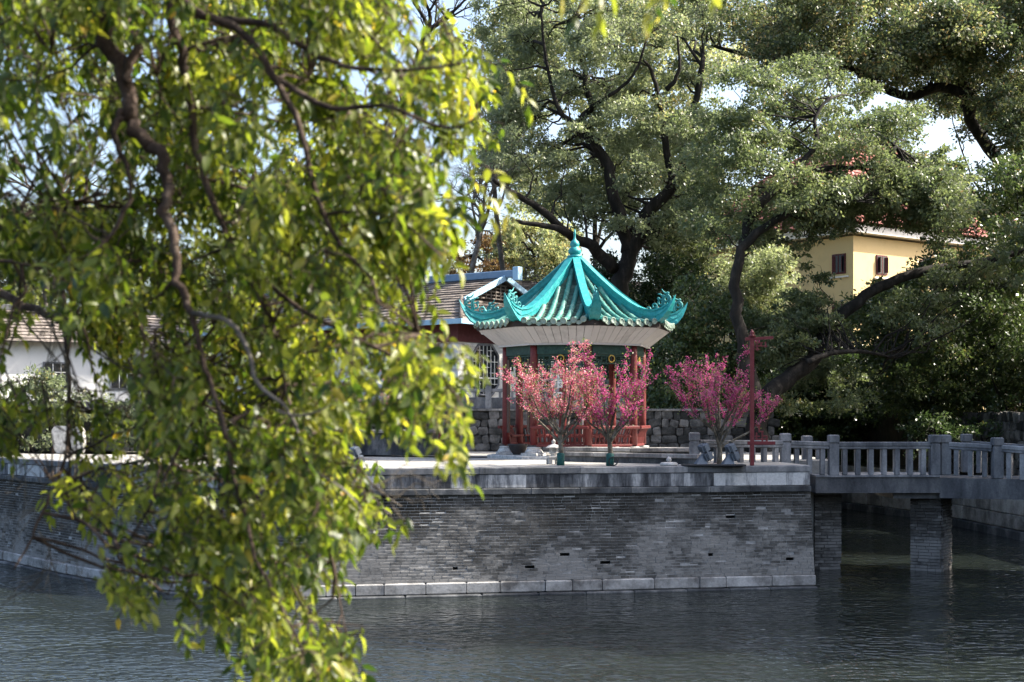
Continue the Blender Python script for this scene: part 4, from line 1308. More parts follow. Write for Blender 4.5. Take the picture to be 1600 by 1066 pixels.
def clump_leaves(centers, radii, per, size, seed, flat=.7):
    """leaves in the outer shell of many overlapping clumps, each broken into sprays"""
    g_ = np.random.default_rng(seed)
    Cs, As, Ns, Rn = [], [], [], []
    for c, r in zip(centers, radii):
        n = int(per * r * r)
        ns = max(5, int(11 * r))
        su = norm_rows(g_.normal(size=(ns, 3)) + np.array([0, 0, .25]))
        sr = r * g_.uniform(.45, 1.0, ns)
        sc3 = su * sr[:, None] * np.array([1.05, 1.05, flat])
        pick = g_.integers(0, ns, n)
        loc = g_.normal(size=(n, 3)) * (r * .17) * np.array([1.1, 1.1, .7])
        p = sc3[pick] + loc
        rad = norm_rows(p * np.array([1, 1, 1 / flat]))
        ax = norm_rows(rad * .6 + g_.normal(size=(n, 3)) * .75 + np.array([0, 0, -.25]))
        nn = norm_rows(rad * .25 + g_.normal(size=(n, 3)) * .75 + np.array([0, 0, .30]))
        Cs.append(p + np.array(c)); As.append(ax); Ns.append(nn)
        tone = g_.random(); stone_ = g_.random(ns) * .35
        Rn.append(np.clip(.12 + tone * .30 + stone_[pick] + g_.random(n) * .30 - .03, 0, .999) ** 1.0)
    C = np.concatenate(Cs); A = np.concatenate(As); Nn = np.concatenate(Ns); rn = np.concatenate(Rn)
    odd = g_.random(len(rn)) < .015
    rn = np.where(odd, g_.uniform(.95, .999, len(rn)), rn)
    L = size * g_.uniform(.7, 1.3, len(C)); W = L * g_.uniform(.42, .6, len(C))
    V, Q = leaf_quads(C, A, Nn, L, W)
    return V, Q, rn

def limb_path(px_pts, d0, d1=None):
    d1 = d0 if d1 is None else d1
    n = len(px_pts)
    return smooth_line([P(x, y, d0 + (d1 - d0) * i / max(1, n - 1)) for i, (x, y) in enumerate(px_pts)], 4)

def wavy(a, b, q, k=6, amp=.12):
    a = Vector(a); b = Vector(b); L = (b - a).length
    pts = [a]
    dx = Vector((q.gauss(0, 1), q.gauss(0, 1), q.gauss(0, .6)))
    for i in range(1, k):
        t = i / k
        bow = math.sin(t * math.pi) * amp * L
        pts.append(a.lerp(b, t) + dx * bow * .5 + Vector((q.gauss(0, 1), q.gauss(0, 1), q.gauss(0, 1))) * amp * L * .18)
    pts.append(b)
    return pts

def tree(name, label, cat, base, limbs, clumps, leaf_key, per, size, seed, bark='bark', twig_share=.7, group=None, lr=.06, flat=.7, twigs=True):
    """limbs: list of (world points, r0, r1); clumps: list of (centre, radius)"""
    q = random.Random(seed)
    t_ = thing(name, label, cat, base, 0, group)
    B = Vector(base)
    m = MB(); anchor = []
    for lm in limbs:
        pts, r0, r1 = lm[:3]
        n = len(pts)
        rad = [r0 + (r1 - r0) * (i / (n - 1)) ** .8 for i in range(n)]
        pts2 = [p + Vector((q.gauss(0, 1), q.gauss(0, 1), 0)) * rad[i] * .25 - B for i, p in enumerate(pts)]
        m.tube(pts2, rad, 8)
        if len(lm) == 3: anchor += pts2[n // 4:]
    m.build('trunk', M[bark], t_)
    if twigs:
        tw = MB()
        for c, r in clumps:
            if q.random() > twig_share or not anchor: continue
            c_ = Vector(c) - B
            a = min((x for x in anchor), key=lambda x: (x - c_).length + (1.5 if x.z > c_.z else 0) + q.random() * 1.5)
            L = (a - c_).length
            if L > 7: continue
            tw.tube(wavy(a, c_, q, 6, .16), lerp_list([lr * min(1.6, .5 + L / 4), lr * .6, lr * .25], 7), 5, False)
            for j in range(3):
                e = c_ + Vector((q.gauss(0, 1), q.gauss(0, 1), q.gauss(.4, .7))) * r * .7
                tw.tube(wavy(c_.lerp(a, q.random() * .4), e, q, 4, .2), lerp_list([lr * .35, lr * .1], 5), 4, False)
        if tw.v: tag(tw.build('branchlets', M[bark], t_), kind='stuff')
    V, Q, rn = clump_leaves([Vector(c) - B for c, r in clumps], [r for c, r in clumps], per, size, seed, flat)
    me = np_mesh('crown', V, Q, M[leaf_key], rn)
    new_obj('crown', me, t_)
    return t_

def poly_clumps(poly, n, d0, d1, r0, r1, seed, holes_=()):
    q = random.Random(seed)
    out = []
    for x, y in sample_poly(poly, n, q, holes_):
        d = q.uniform(d0, d1)
        out.append((P(x, y, d), q.uniform(r0, r1)))
    return out

# big camphor behind the pavilion
h1 = [(1035, 118, 26, 22), (905, 178, 22, 26), (860, 262, 22, 18), (800, 262, 16, 16), (1045, 200, 16, 22), (850, 165, 14, 22)]
poly1 = [(752, -40), (1120, -40), (1125, 90), (1070, 170), (1095, 300), (1075, 390), (1000, 385), (930, 370), (880, 318), (800, 320), (775, 250), (770, 150)]
cl1 = poly_clumps(poly1, 150, 67, 77, .6, 1.5, 11, h1)
tree('camphor_tree', 'tall pale camphor tree with dark forked trunk rising behind the pavilion', 'tree', P(975, 702, 70).xy.to_3d() + Vector((0, 0, ZU)),
     [(limb_path([(972, 592), (970, 500), (968, 440), (985, 395), (1012, 335), (1050, 292), (1078, 240), (1085, 170), (1100, 90)], 70), .62, .12),
      (limb_path([(985, 395), (962, 310), (942, 245), (906, 196), (924, 168), (915, 135), (908, 80), (900, 20)], 70, 69), .36, .07),
      (limb_path([(924, 168), (952, 150), (990, 118), (1010, 60)], 69, 68), .14, .05),
      (limb_path([(906, 196), (880, 180), (862, 140), (850, 70), (845, 10)], 69, 68), .17, .05),
      (limb_path([(960, 420), (925, 385), (886, 366), (851, 331), (809, 306), (770, 280)], 70, 66), .34, .10),
      (limb_path([(890, 366), (868, 356), (830, 350), (800, 345)], 68, 67), .22, .08),
      (limb_path([(1050, 292), (1040, 220), (1030, 160), (1018, 110), (1005, 95)], 70, 68), .22, .05),
      (limb_path([(1040, 140), (1055, 125), (1062, 100), (1058, 60)], 68, 67), .14, .05)],
     cl1, 'leaf_lite', 700, .175, 21, twig_share=.8)
# right middle camphor, leaning trunk
poly2 = [(1085, 190), (1120, 130), (1190, 105), (1290, 100), (1390, 140), (1450, 195), (1500, 290), (1490, 362), (1400, 352), (1330, 345), (1260, 358), (1210, 356), (1130, 400), (1085, 390), (1080, 300)]
cl2x = poly_clumps([(1212, 335), (1335, 330), (1335, 366), (1212, 372)], 20, 60, 64, .4, .62, 117)
h2 = [(1300, 262, 60, 14), (1215, 200, 30, 13), (1345, 165, 46, 12), (1130, 290, 26, 18), (1420, 235, 34, 12), (1195, 310, 34, 12), (1260, 120, 22, 10)]
cl2 = poly_clumps(poly2, 135, 58, 67, .6, 1.35, 12, h2)
cl2 += cl2x
cl2 += poly_clumps([(1455, 375), (1650, 330), (1650, 440), (1470, 450)], 26, 60, 64.5, .5, .9, 118)
cl2 += poly_clumps([(1350, 480), (1480, 440), (1480, 520), (1360, 560)], 14, 59.5, 62, .45, .75, 119)
cl2 += poly_clumps([(1230, 285), (1330, 280), (1500, 240), (1505, 352), (1340, 345), (1215, 352)], 100, 60, 66, .5, .95, 115)
cl2 += poly_clumps([(1290, 400), (1330, 470), (1300, 490)][0:0] or [(1225, 440), (1290, 440), (1300, 500), (1220, 500)], 8, 60, 64, .5, .8, 116)
cl2 += poly_clumps([(1246, 375), (1290, 375), (1285, 440), (1258, 440)], 4, 60, 64, .4, .6, 13)
cl2 += poly_clumps([(1255, 440), (1300, 470), (1330, 490), (1250, 560), (1200, 500)], 12, 60, 64, .5, .8, 113)
cl2 += poly_clumps([(1190, 500), (1330, 480), (1345, 640), (1200, 640)], 26, 60, 64, .55, .9, 114)
cl2 += poly_clumps([(1180, 480), (1300, 500), (1300, 560), (1200, 570)], 16, 59, 64, .6, .9, 14)
tree('camphor_tree', 'dense dark camphor with a crooked leaning trunk beside the channel', 'tree', (9.9, 58.6, ZP),
     [(limb_path([(1172, 705), (1190, 640), (1215, 604), (1262, 566), (1287, 528), (1322, 484), (1390, 442), (1462, 420), (1540, 408), (1640, 380)], 58.6, 64), .50, .12, 0),
      (limb_path([(1190, 640), (1165, 560), (1150, 470), (1160, 390), (1210, 345), (1264, 318), (1330, 310)], 58.6, 60), .34, .10),
      (limb_path([(1160, 390), (1180, 330), (1242, 265), (1256, 272), (1300, 262), (1348, 260), (1400, 230)], 60, 61), .26, .07),
      (limb_path([(1242, 268), (1275, 225), (1275, 180), (1300, 150)], 60, 61), .16, .05),
      (limb_path([(1262, 566), (1300, 552), (1350, 550), (1400, 560)], 58.6, 60), .15, .05)],
     cl2, 'leaf_grey', 620, .165, 22, twig_share=.55, lr=.035, flat=.6)
# upper right old tree
poly3 = [(1115, -40), (1660, -40), (1660, 230), (1590, 235), (1540, 165), (1450, 150), (1390, 150), (1330, 105), (1200, 115), (1120, 70)]
h3 = [(1455, 125, 26, 13), (1190, 10, 26, 26)]
cl3 = poly_clumps(poly3, 150, 70, 78, .8, 1.8, 15, h3)
tree('camphor_tree', 'old camphor with spreading black limbs above the red roof', 'tree', (34.3, 77.0, ZU),
     [(limb_path([(1790, 640), (1740, 520), (1680, 400), (1628, 320), (1600, 254), (1577, 203), (1548, 175), (1516, 148), (1500, 110), (1490, 50), (1480, -20)], 77.0, 74.0), .68, .13),
      (limb_path([(1680, 400), (1600, 330), (1556, 250), (1516, 186), (1510, 150)], 77.0, 74.0), .45, .25),
      (limb_path([(1514, 150), (1470, 136), (1420, 150), (1368, 132), (1330, 106), (1295, 97), (1258, 91), (1200, 92), (1150, 82), (1110, 70)], 74.0, 76.0), .3, .09),
      (limb_path([(1470, 136), (1452, 138), (1462, 115), (1478, 98), (1500, 60)], 74.0, 74.0), .15, .05),
      (limb_path([(1548, 175), (1560, 120), (1590, 60), (1610, 0)], 74.5, 74.0), .2, .06),
      (limb_path([(1258, 91), (1240, 60), (1225, 20), (1230, -20)], 75.5, 75.0), .13, .04)],
     cl3, 'leaf_grey', 450, .2, 23, twig_share=.75)
# darker broadleaf mass on the right bank
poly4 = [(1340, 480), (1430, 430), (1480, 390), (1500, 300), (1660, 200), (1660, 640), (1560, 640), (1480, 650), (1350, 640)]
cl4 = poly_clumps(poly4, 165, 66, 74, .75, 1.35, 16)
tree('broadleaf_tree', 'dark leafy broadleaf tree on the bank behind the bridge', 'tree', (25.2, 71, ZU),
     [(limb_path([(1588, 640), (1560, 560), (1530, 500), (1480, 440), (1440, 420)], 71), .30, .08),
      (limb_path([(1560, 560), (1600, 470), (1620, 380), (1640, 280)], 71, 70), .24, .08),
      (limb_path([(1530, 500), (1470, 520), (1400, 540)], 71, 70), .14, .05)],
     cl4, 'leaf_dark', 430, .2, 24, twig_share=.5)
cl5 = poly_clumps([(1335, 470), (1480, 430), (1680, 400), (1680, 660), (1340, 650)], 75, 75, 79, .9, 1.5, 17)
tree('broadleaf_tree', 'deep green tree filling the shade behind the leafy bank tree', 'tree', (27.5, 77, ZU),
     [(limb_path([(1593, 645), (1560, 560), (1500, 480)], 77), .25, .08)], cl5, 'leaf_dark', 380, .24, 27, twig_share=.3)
# shrubs
def shrub(label, poly, n, d0, d1, r0, r1, key, per, size, seed, basepx, group='shrubs on the banks', basez=None):
    d = (d0 + d1) / 2
    b_ = Vector((PX(basepx, d), d, ZU if basez is None else basez))
    cl_ = poly_clumps(poly, n, d0, d1, r0, r1, seed)
    q = random.Random(seed)
    limbs = []
    for i in range(5):
        c = cl_[q.randrange(len(cl_))][0]
        limbs.append((wavy(b_ + Vector((q.uniform(-.3, .3), q.uniform(-.3, .3), -.1)), c, q, 6, .12), .09, .03))
    return tree('shrub', label, 'shrub', b_, limbs, cl_, key, per, size, seed, twig_share=.3, group=group, lr=.03)
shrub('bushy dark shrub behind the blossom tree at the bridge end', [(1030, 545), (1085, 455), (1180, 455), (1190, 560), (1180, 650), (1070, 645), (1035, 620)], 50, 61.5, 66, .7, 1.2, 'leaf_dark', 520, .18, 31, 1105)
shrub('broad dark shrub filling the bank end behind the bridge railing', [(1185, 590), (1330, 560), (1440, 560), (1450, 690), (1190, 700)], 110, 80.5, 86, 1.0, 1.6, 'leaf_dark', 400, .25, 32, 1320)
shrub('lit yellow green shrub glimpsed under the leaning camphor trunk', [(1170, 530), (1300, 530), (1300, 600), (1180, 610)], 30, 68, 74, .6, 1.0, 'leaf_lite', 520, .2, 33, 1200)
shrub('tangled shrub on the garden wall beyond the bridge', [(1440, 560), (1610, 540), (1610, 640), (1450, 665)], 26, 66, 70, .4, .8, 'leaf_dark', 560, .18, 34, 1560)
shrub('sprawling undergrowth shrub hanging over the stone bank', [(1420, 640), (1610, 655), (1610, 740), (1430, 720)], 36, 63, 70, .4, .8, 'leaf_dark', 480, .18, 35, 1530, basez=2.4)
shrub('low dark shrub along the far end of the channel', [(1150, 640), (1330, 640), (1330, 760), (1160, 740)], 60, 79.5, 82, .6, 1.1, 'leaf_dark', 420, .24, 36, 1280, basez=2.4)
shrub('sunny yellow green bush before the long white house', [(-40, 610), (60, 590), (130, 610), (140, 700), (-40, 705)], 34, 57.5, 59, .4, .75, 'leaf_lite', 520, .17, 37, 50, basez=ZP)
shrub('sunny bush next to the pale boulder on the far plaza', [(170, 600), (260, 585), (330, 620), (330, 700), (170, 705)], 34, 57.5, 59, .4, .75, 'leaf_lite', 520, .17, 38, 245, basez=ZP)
# smaller trees behind
def small_tree(label, poly, n, d0, d1, r0, r1, key, per, size, seed, trunk, tr=.22, group='trees behind the buildings', name='broadleaf_tree'):
    d = (d0 + d1) / 2
    b_ = P(trunk[0][0], HOR, d); b_.z = ZU
    cl_ = poly_clumps(poly, n, d0, d1, r0, r1, seed)
    q = random.Random(seed)
    pts = [b_ - Vector((0, 0, .2))] + [P(x, y, d) for x, y in trunk[1:]]
    limbs = [(smooth_line(pts, 3), tr, tr * .3)]
    for i in range(5):
        c = cl_[q.randrange(len(cl_))][0]
        limbs.append((wavy(pts[min(len(pts) - 1, 1 + i % 2)], c, q, 6, .14), tr * .5, tr * .12))
    return tree(name, label, 'tree', b_, limbs, cl_, key, per, size, seed, twig_share=.4, group=group, lr=.05)
small_tree('bright light green tree beside the yellow house', [(1150, 400), (1190, 372), (1225, 385), (1240, 440), (1230, 500), (1150, 500), (1105, 470)], 42, 78, 84, .7, 1.2, 'leaf_lite', 420, .22, 41, [(1180, 650), (1180, 560), (1175, 440)])
small_tree('sunlit yellowish tree just left of the pavilion finial', [(765, 445), (775, 385), (830, 335), (885, 345), (905, 400), (890, 450)], 46, 84, 90, .7, 1.3, 'leaf_lite', 420, .23, 42, [(835, 650), (838, 500), (835, 400)])
small_tree('round green tree behind the white hall roof', [(330, 330), (400, 282), (470, 290), (560, 350), (640, 420), (640, 510), (300, 520)], 80, 84, 92, .9, 1.5, 'leaf_lite', 360, .25, 43, [(470, 650), (470, 520), (450, 380)])
small_tree('light green tree above the long white house', [(-60, 420), (20, 330), (140, 330), (260, 380), (330, 460), (300, 540), (-60, 540)], 80, 82, 90, .9, 1.5, 'leaf_lite', 360, .25, 44, [(120, 650), (120, 540), (110, 400)])
small_tree('tree with bronze spring leaves near the bare twigs', [(690, 380), (740, 350), (790, 390), (780, 440), (700, 450)], 18, 78, 82, .5, .9, 'leaf_bronze', 420, .18, 45, [(740, 650), (738, 520), (735, 400)])
small_tree('grey green tree rising between the camphors', [(1040, 200), (1120, 180), (1130, 330), (1110, 440), (1030, 440), (1020, 320)], 50, 76, 84, .8, 1.3, 'leaf_grey', 420, .22, 46, [(1085, 650), (1085, 500), (1080, 300)])
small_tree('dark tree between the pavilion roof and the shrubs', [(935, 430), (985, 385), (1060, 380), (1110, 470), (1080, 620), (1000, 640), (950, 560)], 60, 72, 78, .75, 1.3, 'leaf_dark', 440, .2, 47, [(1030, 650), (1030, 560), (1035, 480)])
small_tree('tall pale tree far behind the camphor on the skyline', [(745, 60), (800, -30), (1120, -40), (1140, 60), (1110, 280), (1000, 330), (780, 330)], 105, 92, 102, 1.0, 1.8, 'leaf_lite', 220, .3, 48, [(930, 650), (930, 400), (920, 150)], .3)
small_tree('tall green tree far behind the old camphor on the skyline', [(1160, 40), (1260, -30), (1680, -40), (1680, 230), (1560, 230), (1480, 190), (1400, 150), (1200, 130)], 105, 112, 120, 1.1, 2.0, 'leaf_grey', 190, .34, 49, [(1640, 650), (1640, 400), (1560, 100)], .3)
# off to the side, on the bank where the bridge lands: these shade the bridge and quay
for i, (x, y, hgt, rad_, n_, sd, lb) in enumerate([(25.0, 45.6, 18.0, 4.8, 150, 51, 'tall shade tree where the bridge meets the bank'), (26.0, 37.0, 20.0, 5.2, 170, 53, 'tall shade tree on the bank of the open pond'), (29.0, 59.5, 16.5, 5.0, 150, 55, 'shade tree behind the timber fence')]):
    q = random.Random(sd); B = Vector((x, y, ZU))
    cl_ = []
    for j in range(n_):
        v = Vector((q.gauss(0, 1), q.gauss(0, 1), q.gauss(0, 1))).normalized() * (q.random() ** .4)
        cl_.append((B + Vector((v.x * rad_, v.y * rad_, hgt * .56 + v.z * hgt * .44)), q.uniform(1.0, 1.6)))
    tree('shade_tree', lb, 'tree', B, [(wavy(B, B + Vector((.6, .3, hgt * .8)), q, 8, .06), .4, .1)], cl_, 'leaf_grey', 190, .3, sd, twig_share=.3, group='shade trees on the bank')
# far wood closing the view
q = random.Random(61)
fw = []
for i in range(300):
    x = q.uniform(-75, 95); y = q.uniform(118, 140)
    if 10 < x < 70 and y < 128: y += 14
    fw.append((Vector((x, y, ZU + q.uniform(.5, 9.5) + 1.5 * math.sin(x * .21))), q.uniform(1.6, 2.8)))
V, Q, rn = clump_leaves([c for c, r in fw], [r for c, r in fw], 32, .66, 62, .75)
tag(new_obj('distant_wood', np_mesh('distant_wood', V, Q, M['leaf_grey'], rn)), 'far green wood closing the view behind the buildings', None, None, 'stuff')

# bare trees
def bare_tree(label, base, first, seed, levels=5, spread=.55, key='bark_pale', r0=.2, len0=None, group='bare winter trees'):
    q = random.Random(seed)
    t_ = thing('bare_tree', label, 'tree', base, 0, group)
    B = Vector(base)
    m = MB(); tw = MB()
    pts = [p - B for p in first]
    m.tube(pts, lerp_list([r0, r0 * .6], len(pts)), 7)
    def grow(p, d, L, r, lev):
        k = 5 if lev < 4 else 3; ps = [p]; dd = d.copy()
        for i in range(k):
            dd = (dd + Vector((q.gauss(0, .16), q.gauss(0, .16), q.gauss(.03, .14)))).normalized()
            ps.append(ps[-1] + dd * L / k)
        (m if lev <= 2 else tw).tube(ps, lerp_list([r, r * .55], k + 1), 5 if lev < 3 else 3, False)
        if lev >= levels: return
        nchild = 3 if lev < 4 else 4
        for c in range(nchild):
            i = q.randint(2, k)
            nd = (dd + Vector((q.gauss(0, 1), q.gauss(0, 1), q.gauss(.1, .7))) * spread).normalized()
            grow(ps[i], nd, L * q.uniform(.55, .8), r * .55, lev + 1)
    d0 = (pts[-1] - pts[-2]).normalized()
    L0 = len0 or 3.2
    for c in range(4):
        nd = (d0 + Vector((q.gauss(0, 1), q.gauss(0, .8), q.gauss(0, .5))) * spread).normalized()
        grow(pts[-1], nd, L0, r0 * .5, 1)
    for c in range(3):
        i = q.randint(len(pts) // 2, len(pts) - 2)
        nd = (d0 + Vector((q.gauss(0, 1), q.gauss(0, .8), q.gauss(0, .5))) * .9).normalized()
        grow(pts[i], nd, L0 * .8, r0 * .4, 1)
    m.build('trunk', M[key], t_)
    tw.build('twig', M[key], t_)
    return t_
b0 = P(700, HOR, 72); b0.z = ZU
bare_tree('bare grey tree with a tangle of pale twigs behind the hall', b0, smooth_line([b0, P(712, 520, 72), P(735, 430, 72), P(752, 360, 72)], 3), 71, 5, .66, 'bark_pale', .2, 2.9)
b0 = P(560, HOR, 76); b0.z = ZU
bare_tree('tall bare tree with curling dark branches against the sky', b0, smooth_line([b0, P(590, 400, 76), P(625, 200, 76), P(657, 78, 76), P(668, 52, 76)], 3), 72, 5, .5, 'bark', .26, 2.4)
b0 = P(420, HOR, 80); b0.z = ZU
bare_tree('bare tree showing through the leaf gap beyond the hanging branch', b0, smooth_line([b0, P(425, 480, 80), P(410, 330, 80)], 3), 73, 5, .55, 'bark', .2, 3.0)
b0 = P(60, HOR, 78); b0.z = ZU
bare_tree('wide bare tree over the roof of the long white house', b0, smooth_line([b0, P(70, 480, 78), P(85, 320, 78)], 3), 74, 5, .6, 'bark_pale', .22, 3.0)
b0 = P(785, HOR, 76); b0.z = ZU
bare_tree('slim bare tree mixed into the edge of the pale camphor', b0, smooth_line([b0, P(790, 480, 76), P(775, 330, 76), P(770, 240, 76)], 3), 75, 5, .6, 'bark_pale', .18, 2.2)

# blossom trees
def blossom_tree(label, base, H, Rr, seed, key, wrap=True, nstem=8, dens=1.0, lean=(0, 0)):
    q = random.Random(seed); g_ = np.random.default_rng(seed)
    t_ = thing('blossom_tree', label, 'tree', base, 0, 'blossom trees on the quay')
    m = MB()
    m.tube([(0, 0, -.02), (.02, 0, .35), (-.01, .02, .75), (.0, 0, 1.0)], [.085, .075, .07, .06], 8)
    if wrap:
        MB().lathe([(.12, 0), (.115, .2), (.12, .34), (.10, .37), (.085, .38)], 10).build('trunk_wrap', M['wrap'], t_)
    bp = []
    for s in range(nstem):
        a = s / nstem * 2 * math.pi + q.gauss(0, .25)
        rr_ = Rr * q.uniform(.35, 1.0); hh = H * q.uniform(.58, .93) - (rr_ / Rr) ** 2 * H * .20
        e = Vector((math.cos(a) * rr_ + lean[0], math.sin(a) * rr_ + lean[1], hh))
        s0 = Vector((0, 0, q.uniform(.45, 1.0)))
        mid = s0.lerp(e, .5) + Vector((math.cos(a), math.sin(a), 0)) * rr_ * .16
        ps = smooth_line([s0, s0.lerp(mid, .5) + Vector((q.gauss(0, .04), q.gauss(0, .04), 0)), mid, mid.lerp(e, .5), e], 3)
        m.tube(ps, lerp_list([.045, .03, .012], len(ps)), 5, False)
        n = len(ps)
        for k in range(6):
            i = q.randint(n // 3, n - 1)
            L = q.uniform(.4, 1.15)
            d = Vector((math.cos(a) * .45 + q.gauss(0, .45), math.sin(a) * .45 + q.gauss(0, .45), q.uniform(.35, 1.1))).normalized()
            e2 = ps[i] + d * L
            tw_ = wavy(ps[i], e2, q, 4, .08)
            m.tube(tw_, lerp_list([.012, .005], 5), 3, False)
            for z in range(int(9 * L / .6)):
                bp.append(tw_[0].lerp(e2, q.uniform(.05, 1.0)))
            for j in range(2):
                e3 = ps[i].lerp(e2, q.uniform(.3, .8)) + Vector((q.gauss(0, .16), q.gauss(0, .16), q.uniform(.1, .35)))
                s3 = ps[i].lerp(e2, .4)
                m.tube([s3, e3], [.007, .004], 3, False)
                for z in range(5): bp.append(s3.lerp(e3, q.random()))
        for z in range(8): bp.append(ps[q.randint(n // 2, n - 1)])
    m.build('trunk', M['bark_peach'], t_)
    bp = np.array([tuple(p) for p in bp])
    per = int(5.2 * dens)
    C = np.repeat(bp, per, axis=0) + g_.normal(size=(len(bp) * per, 3)) * .034
    n = len(C)
    A = norm_rows(g_.normal(size=(n, 3)) + np.array([0, 0, .3])); Nn = norm_rows(g_.normal(size=(n, 3)))
    L = g_.uniform(.032, .062, n); W = L * g_.uniform(.7, 1.0, n)
    V, Q = leaf_quads(C, A, Nn, L, W)
    tone = np.repeat(g_.random(len(bp)) * .5, per)
    new_obj('blossom', np_mesh('blossom', V, Q, M[key], np.clip(tone + g_.random(n) * .5, 0, .999)), t_)
    k = len(bp) // 2
    C = bp[g_.integers(0, len(bp), k * 3)] + g_.normal(size=(k * 3, 3)) * .09
    A = norm_rows(g_.normal(size=(k * 3, 3)) + np.array([0, 0, .5])); Nn = norm_rows(g_.normal(size=(k * 3, 3)))
    L = g_.uniform(.05, .09, k * 3)
    V, Q = leaf_quads(C, A, Nn, L, L * .35)
    new_obj('young_leaf', np_mesh('young_leaf', V, Q, M['leaf_young'], g_.random(k * 3)), t_)
    return t_
blossom_tree('pale pink blossom tree with green wrapped trunk beside the stone lantern', (PX(876, 43.2), 43.2, ZP), 3.75, 1.55, 81, 'petal', True, 12, 1.1, (-.1, 0))
blossom_tree('shaded deep pink blossom tree in front of the pavilion columns', (PX(953, 42.7), 42.7, ZP), 3.7, 1.4, 82, 'petal_deep', True, 11, 1.0, (.2, 0))
blossom_tree('spreading deep pink blossom tree behind the floodlights', (PX(1124, 44.2), 44.2, ZP), 3.8, 1.6, 83, 'petal_deep', False, 13, 1.15, (.12, 0))
blossom_tree('pink blossom tree almost hidden by the hanging green branch', (PX(640, 53.2), 53.2, ZP), 3.2, 1.2, 84, 'petal', True, 7, .8)

# ------------------------------------------------------------------ the overhanging tree near the viewer
ft = thing('overhanging_tree', 'leafy tree branch drooping over the water close to the viewer', 'tree', (-4.6, 1.2, ZP))
FB = Vector((-4.6, 1.2, ZP))
q = random.Random(91)
anchors = []
def fbranch(px_pts, d0, d1, r0, r1, key='bark_front', n=7, bare=False):
    pts = limb_path(px_pts, d0, d1)
    rad = lerp_list([r0 * .78, r1 * .8], len(pts))
    pts = [p + Vector((q.gauss(0, 1), q.gauss(0, 1), q.gauss(0, 1))) * rad[i] * .35 for i, p in enumerate(pts)]
    MB().tube([p - FB for p in pts], rad, n).build('branch', M[key], ft)
    if not bare: anchors.extend(pts)
    return pts
trunk_pts = smooth_line([FB - Vector((0, 0, .2)), Vector((-4.5, 1.4, 5.5)), Vector((-4.2, 2.0, 7.6)), Vector((-3.5, 3.4, 8.7)), Vector((-2.7, 5.0, 8.6)), P(150, -130, 5.55)], 4)
MB().tube([p - FB for p in trunk_pts], lerp_list([.26, .22, .18, .14, .10, .055], len(trunk_pts)), 9).build('trunk', M['bark_front'], ft)
B1 = fbranch([(150, -130), (155, -30), (166, 45), (190, 110), (203, 170), (222, 212), (246, 240), (262, 285), (256, 330), (272, 370), (278, 440), (300, 490), (312, 545), (332, 605), (345, 645)], 5.55, 5.25, .050, .009)
fbranch([(160, 0), (200, 35), (214, 62), (205, 100), (196, 128)], 5.50, 5.45, .034, .022)
fbranch([(190, 170), (178, 200), (188, 235), (200, 270), (205, 310)], 5.45, 5.35, .022, .008)
fbranch([(152, -110), (250, -40), (275, 55), (290, 112), (302, 190), (320, 280), (346, 350), (372, 402), (392, 440), (430, 520), (445, 600)], 5.75, 5.65, .032, .008)
fbranch([(200, -120), (285, 0), (342, 32), (392, 62), (430, 122), (470, 205), (505, 335), (545, 398), (580, 436), (590, 475)], 5.35, 5.05, .026, .006)
fbranch([(342, 32), (420, 40), (500, 90), (570, 108), (650, 110), (720, 100)], 5.35, 4.85, .02, .005)
fbranch([(430, 122), (520, 170), (600, 165), (700, 200), (750, 180)], 5.25, 4.75, .016, .004)
fbranch([(-60, 440), (0, 462), (52, 482), (92, 500), (135, 522), (212, 562), (262, 610)], 7.40, 7.00, .034, .010)
fbranch([(-60, 330), (20, 350), (90, 330), (160, 300)], 7.00, 5.95, .02, .007)
fbranch([(100, 505), (106, 560), (108, 640), (106, 690), (94, 745), (66, 800), (45, 850), (22, 890)], 7.20, 6.05, .016, .005)
fbranch([(300, 490), (358, 502), (392, 560), (402, 600), (450, 640), (470, 690), (490, 735)], 5.30, 4.95, .015, .005, 'bark_pale')
fbranch([(345, 645), (360, 720), (380, 800), (400, 870), (440, 950), (470, 1010), (500, 1060)], 5.25, 4.85, .013, .004)
fbranch([(430, 640), (470, 650), (520, 632)], 5.05, 4.95, .008, .004, 'bark_pale')
fbranch([(372, 402), (450, 470), (540, 520), (620, 560), (690, 590), (725, 640)], 5.55, 4.95, .014, .004)
fbranch([(505, 335), (570, 330), (630, 350), (690, 400)], 5.15, 4.85, .010, .004)
fbranch([(490, 735), (530, 760), (560, 790), (575, 830)], 4.95, 4.85, .006, .003, 'bark_pale')
fbranch([(205, 310), (150, 400), (90, 420), (20, 410)], 5.45, 5.55, .012, .005)
fbranch([(332, 605), (280, 700), (230, 800), (190, 860)], 5.35, 5.45, .010, .004)
fbranch([(445, 600), (470, 700), (500, 800), (520, 880), (540, 990)], 5.55, 5.15, .010, .003)
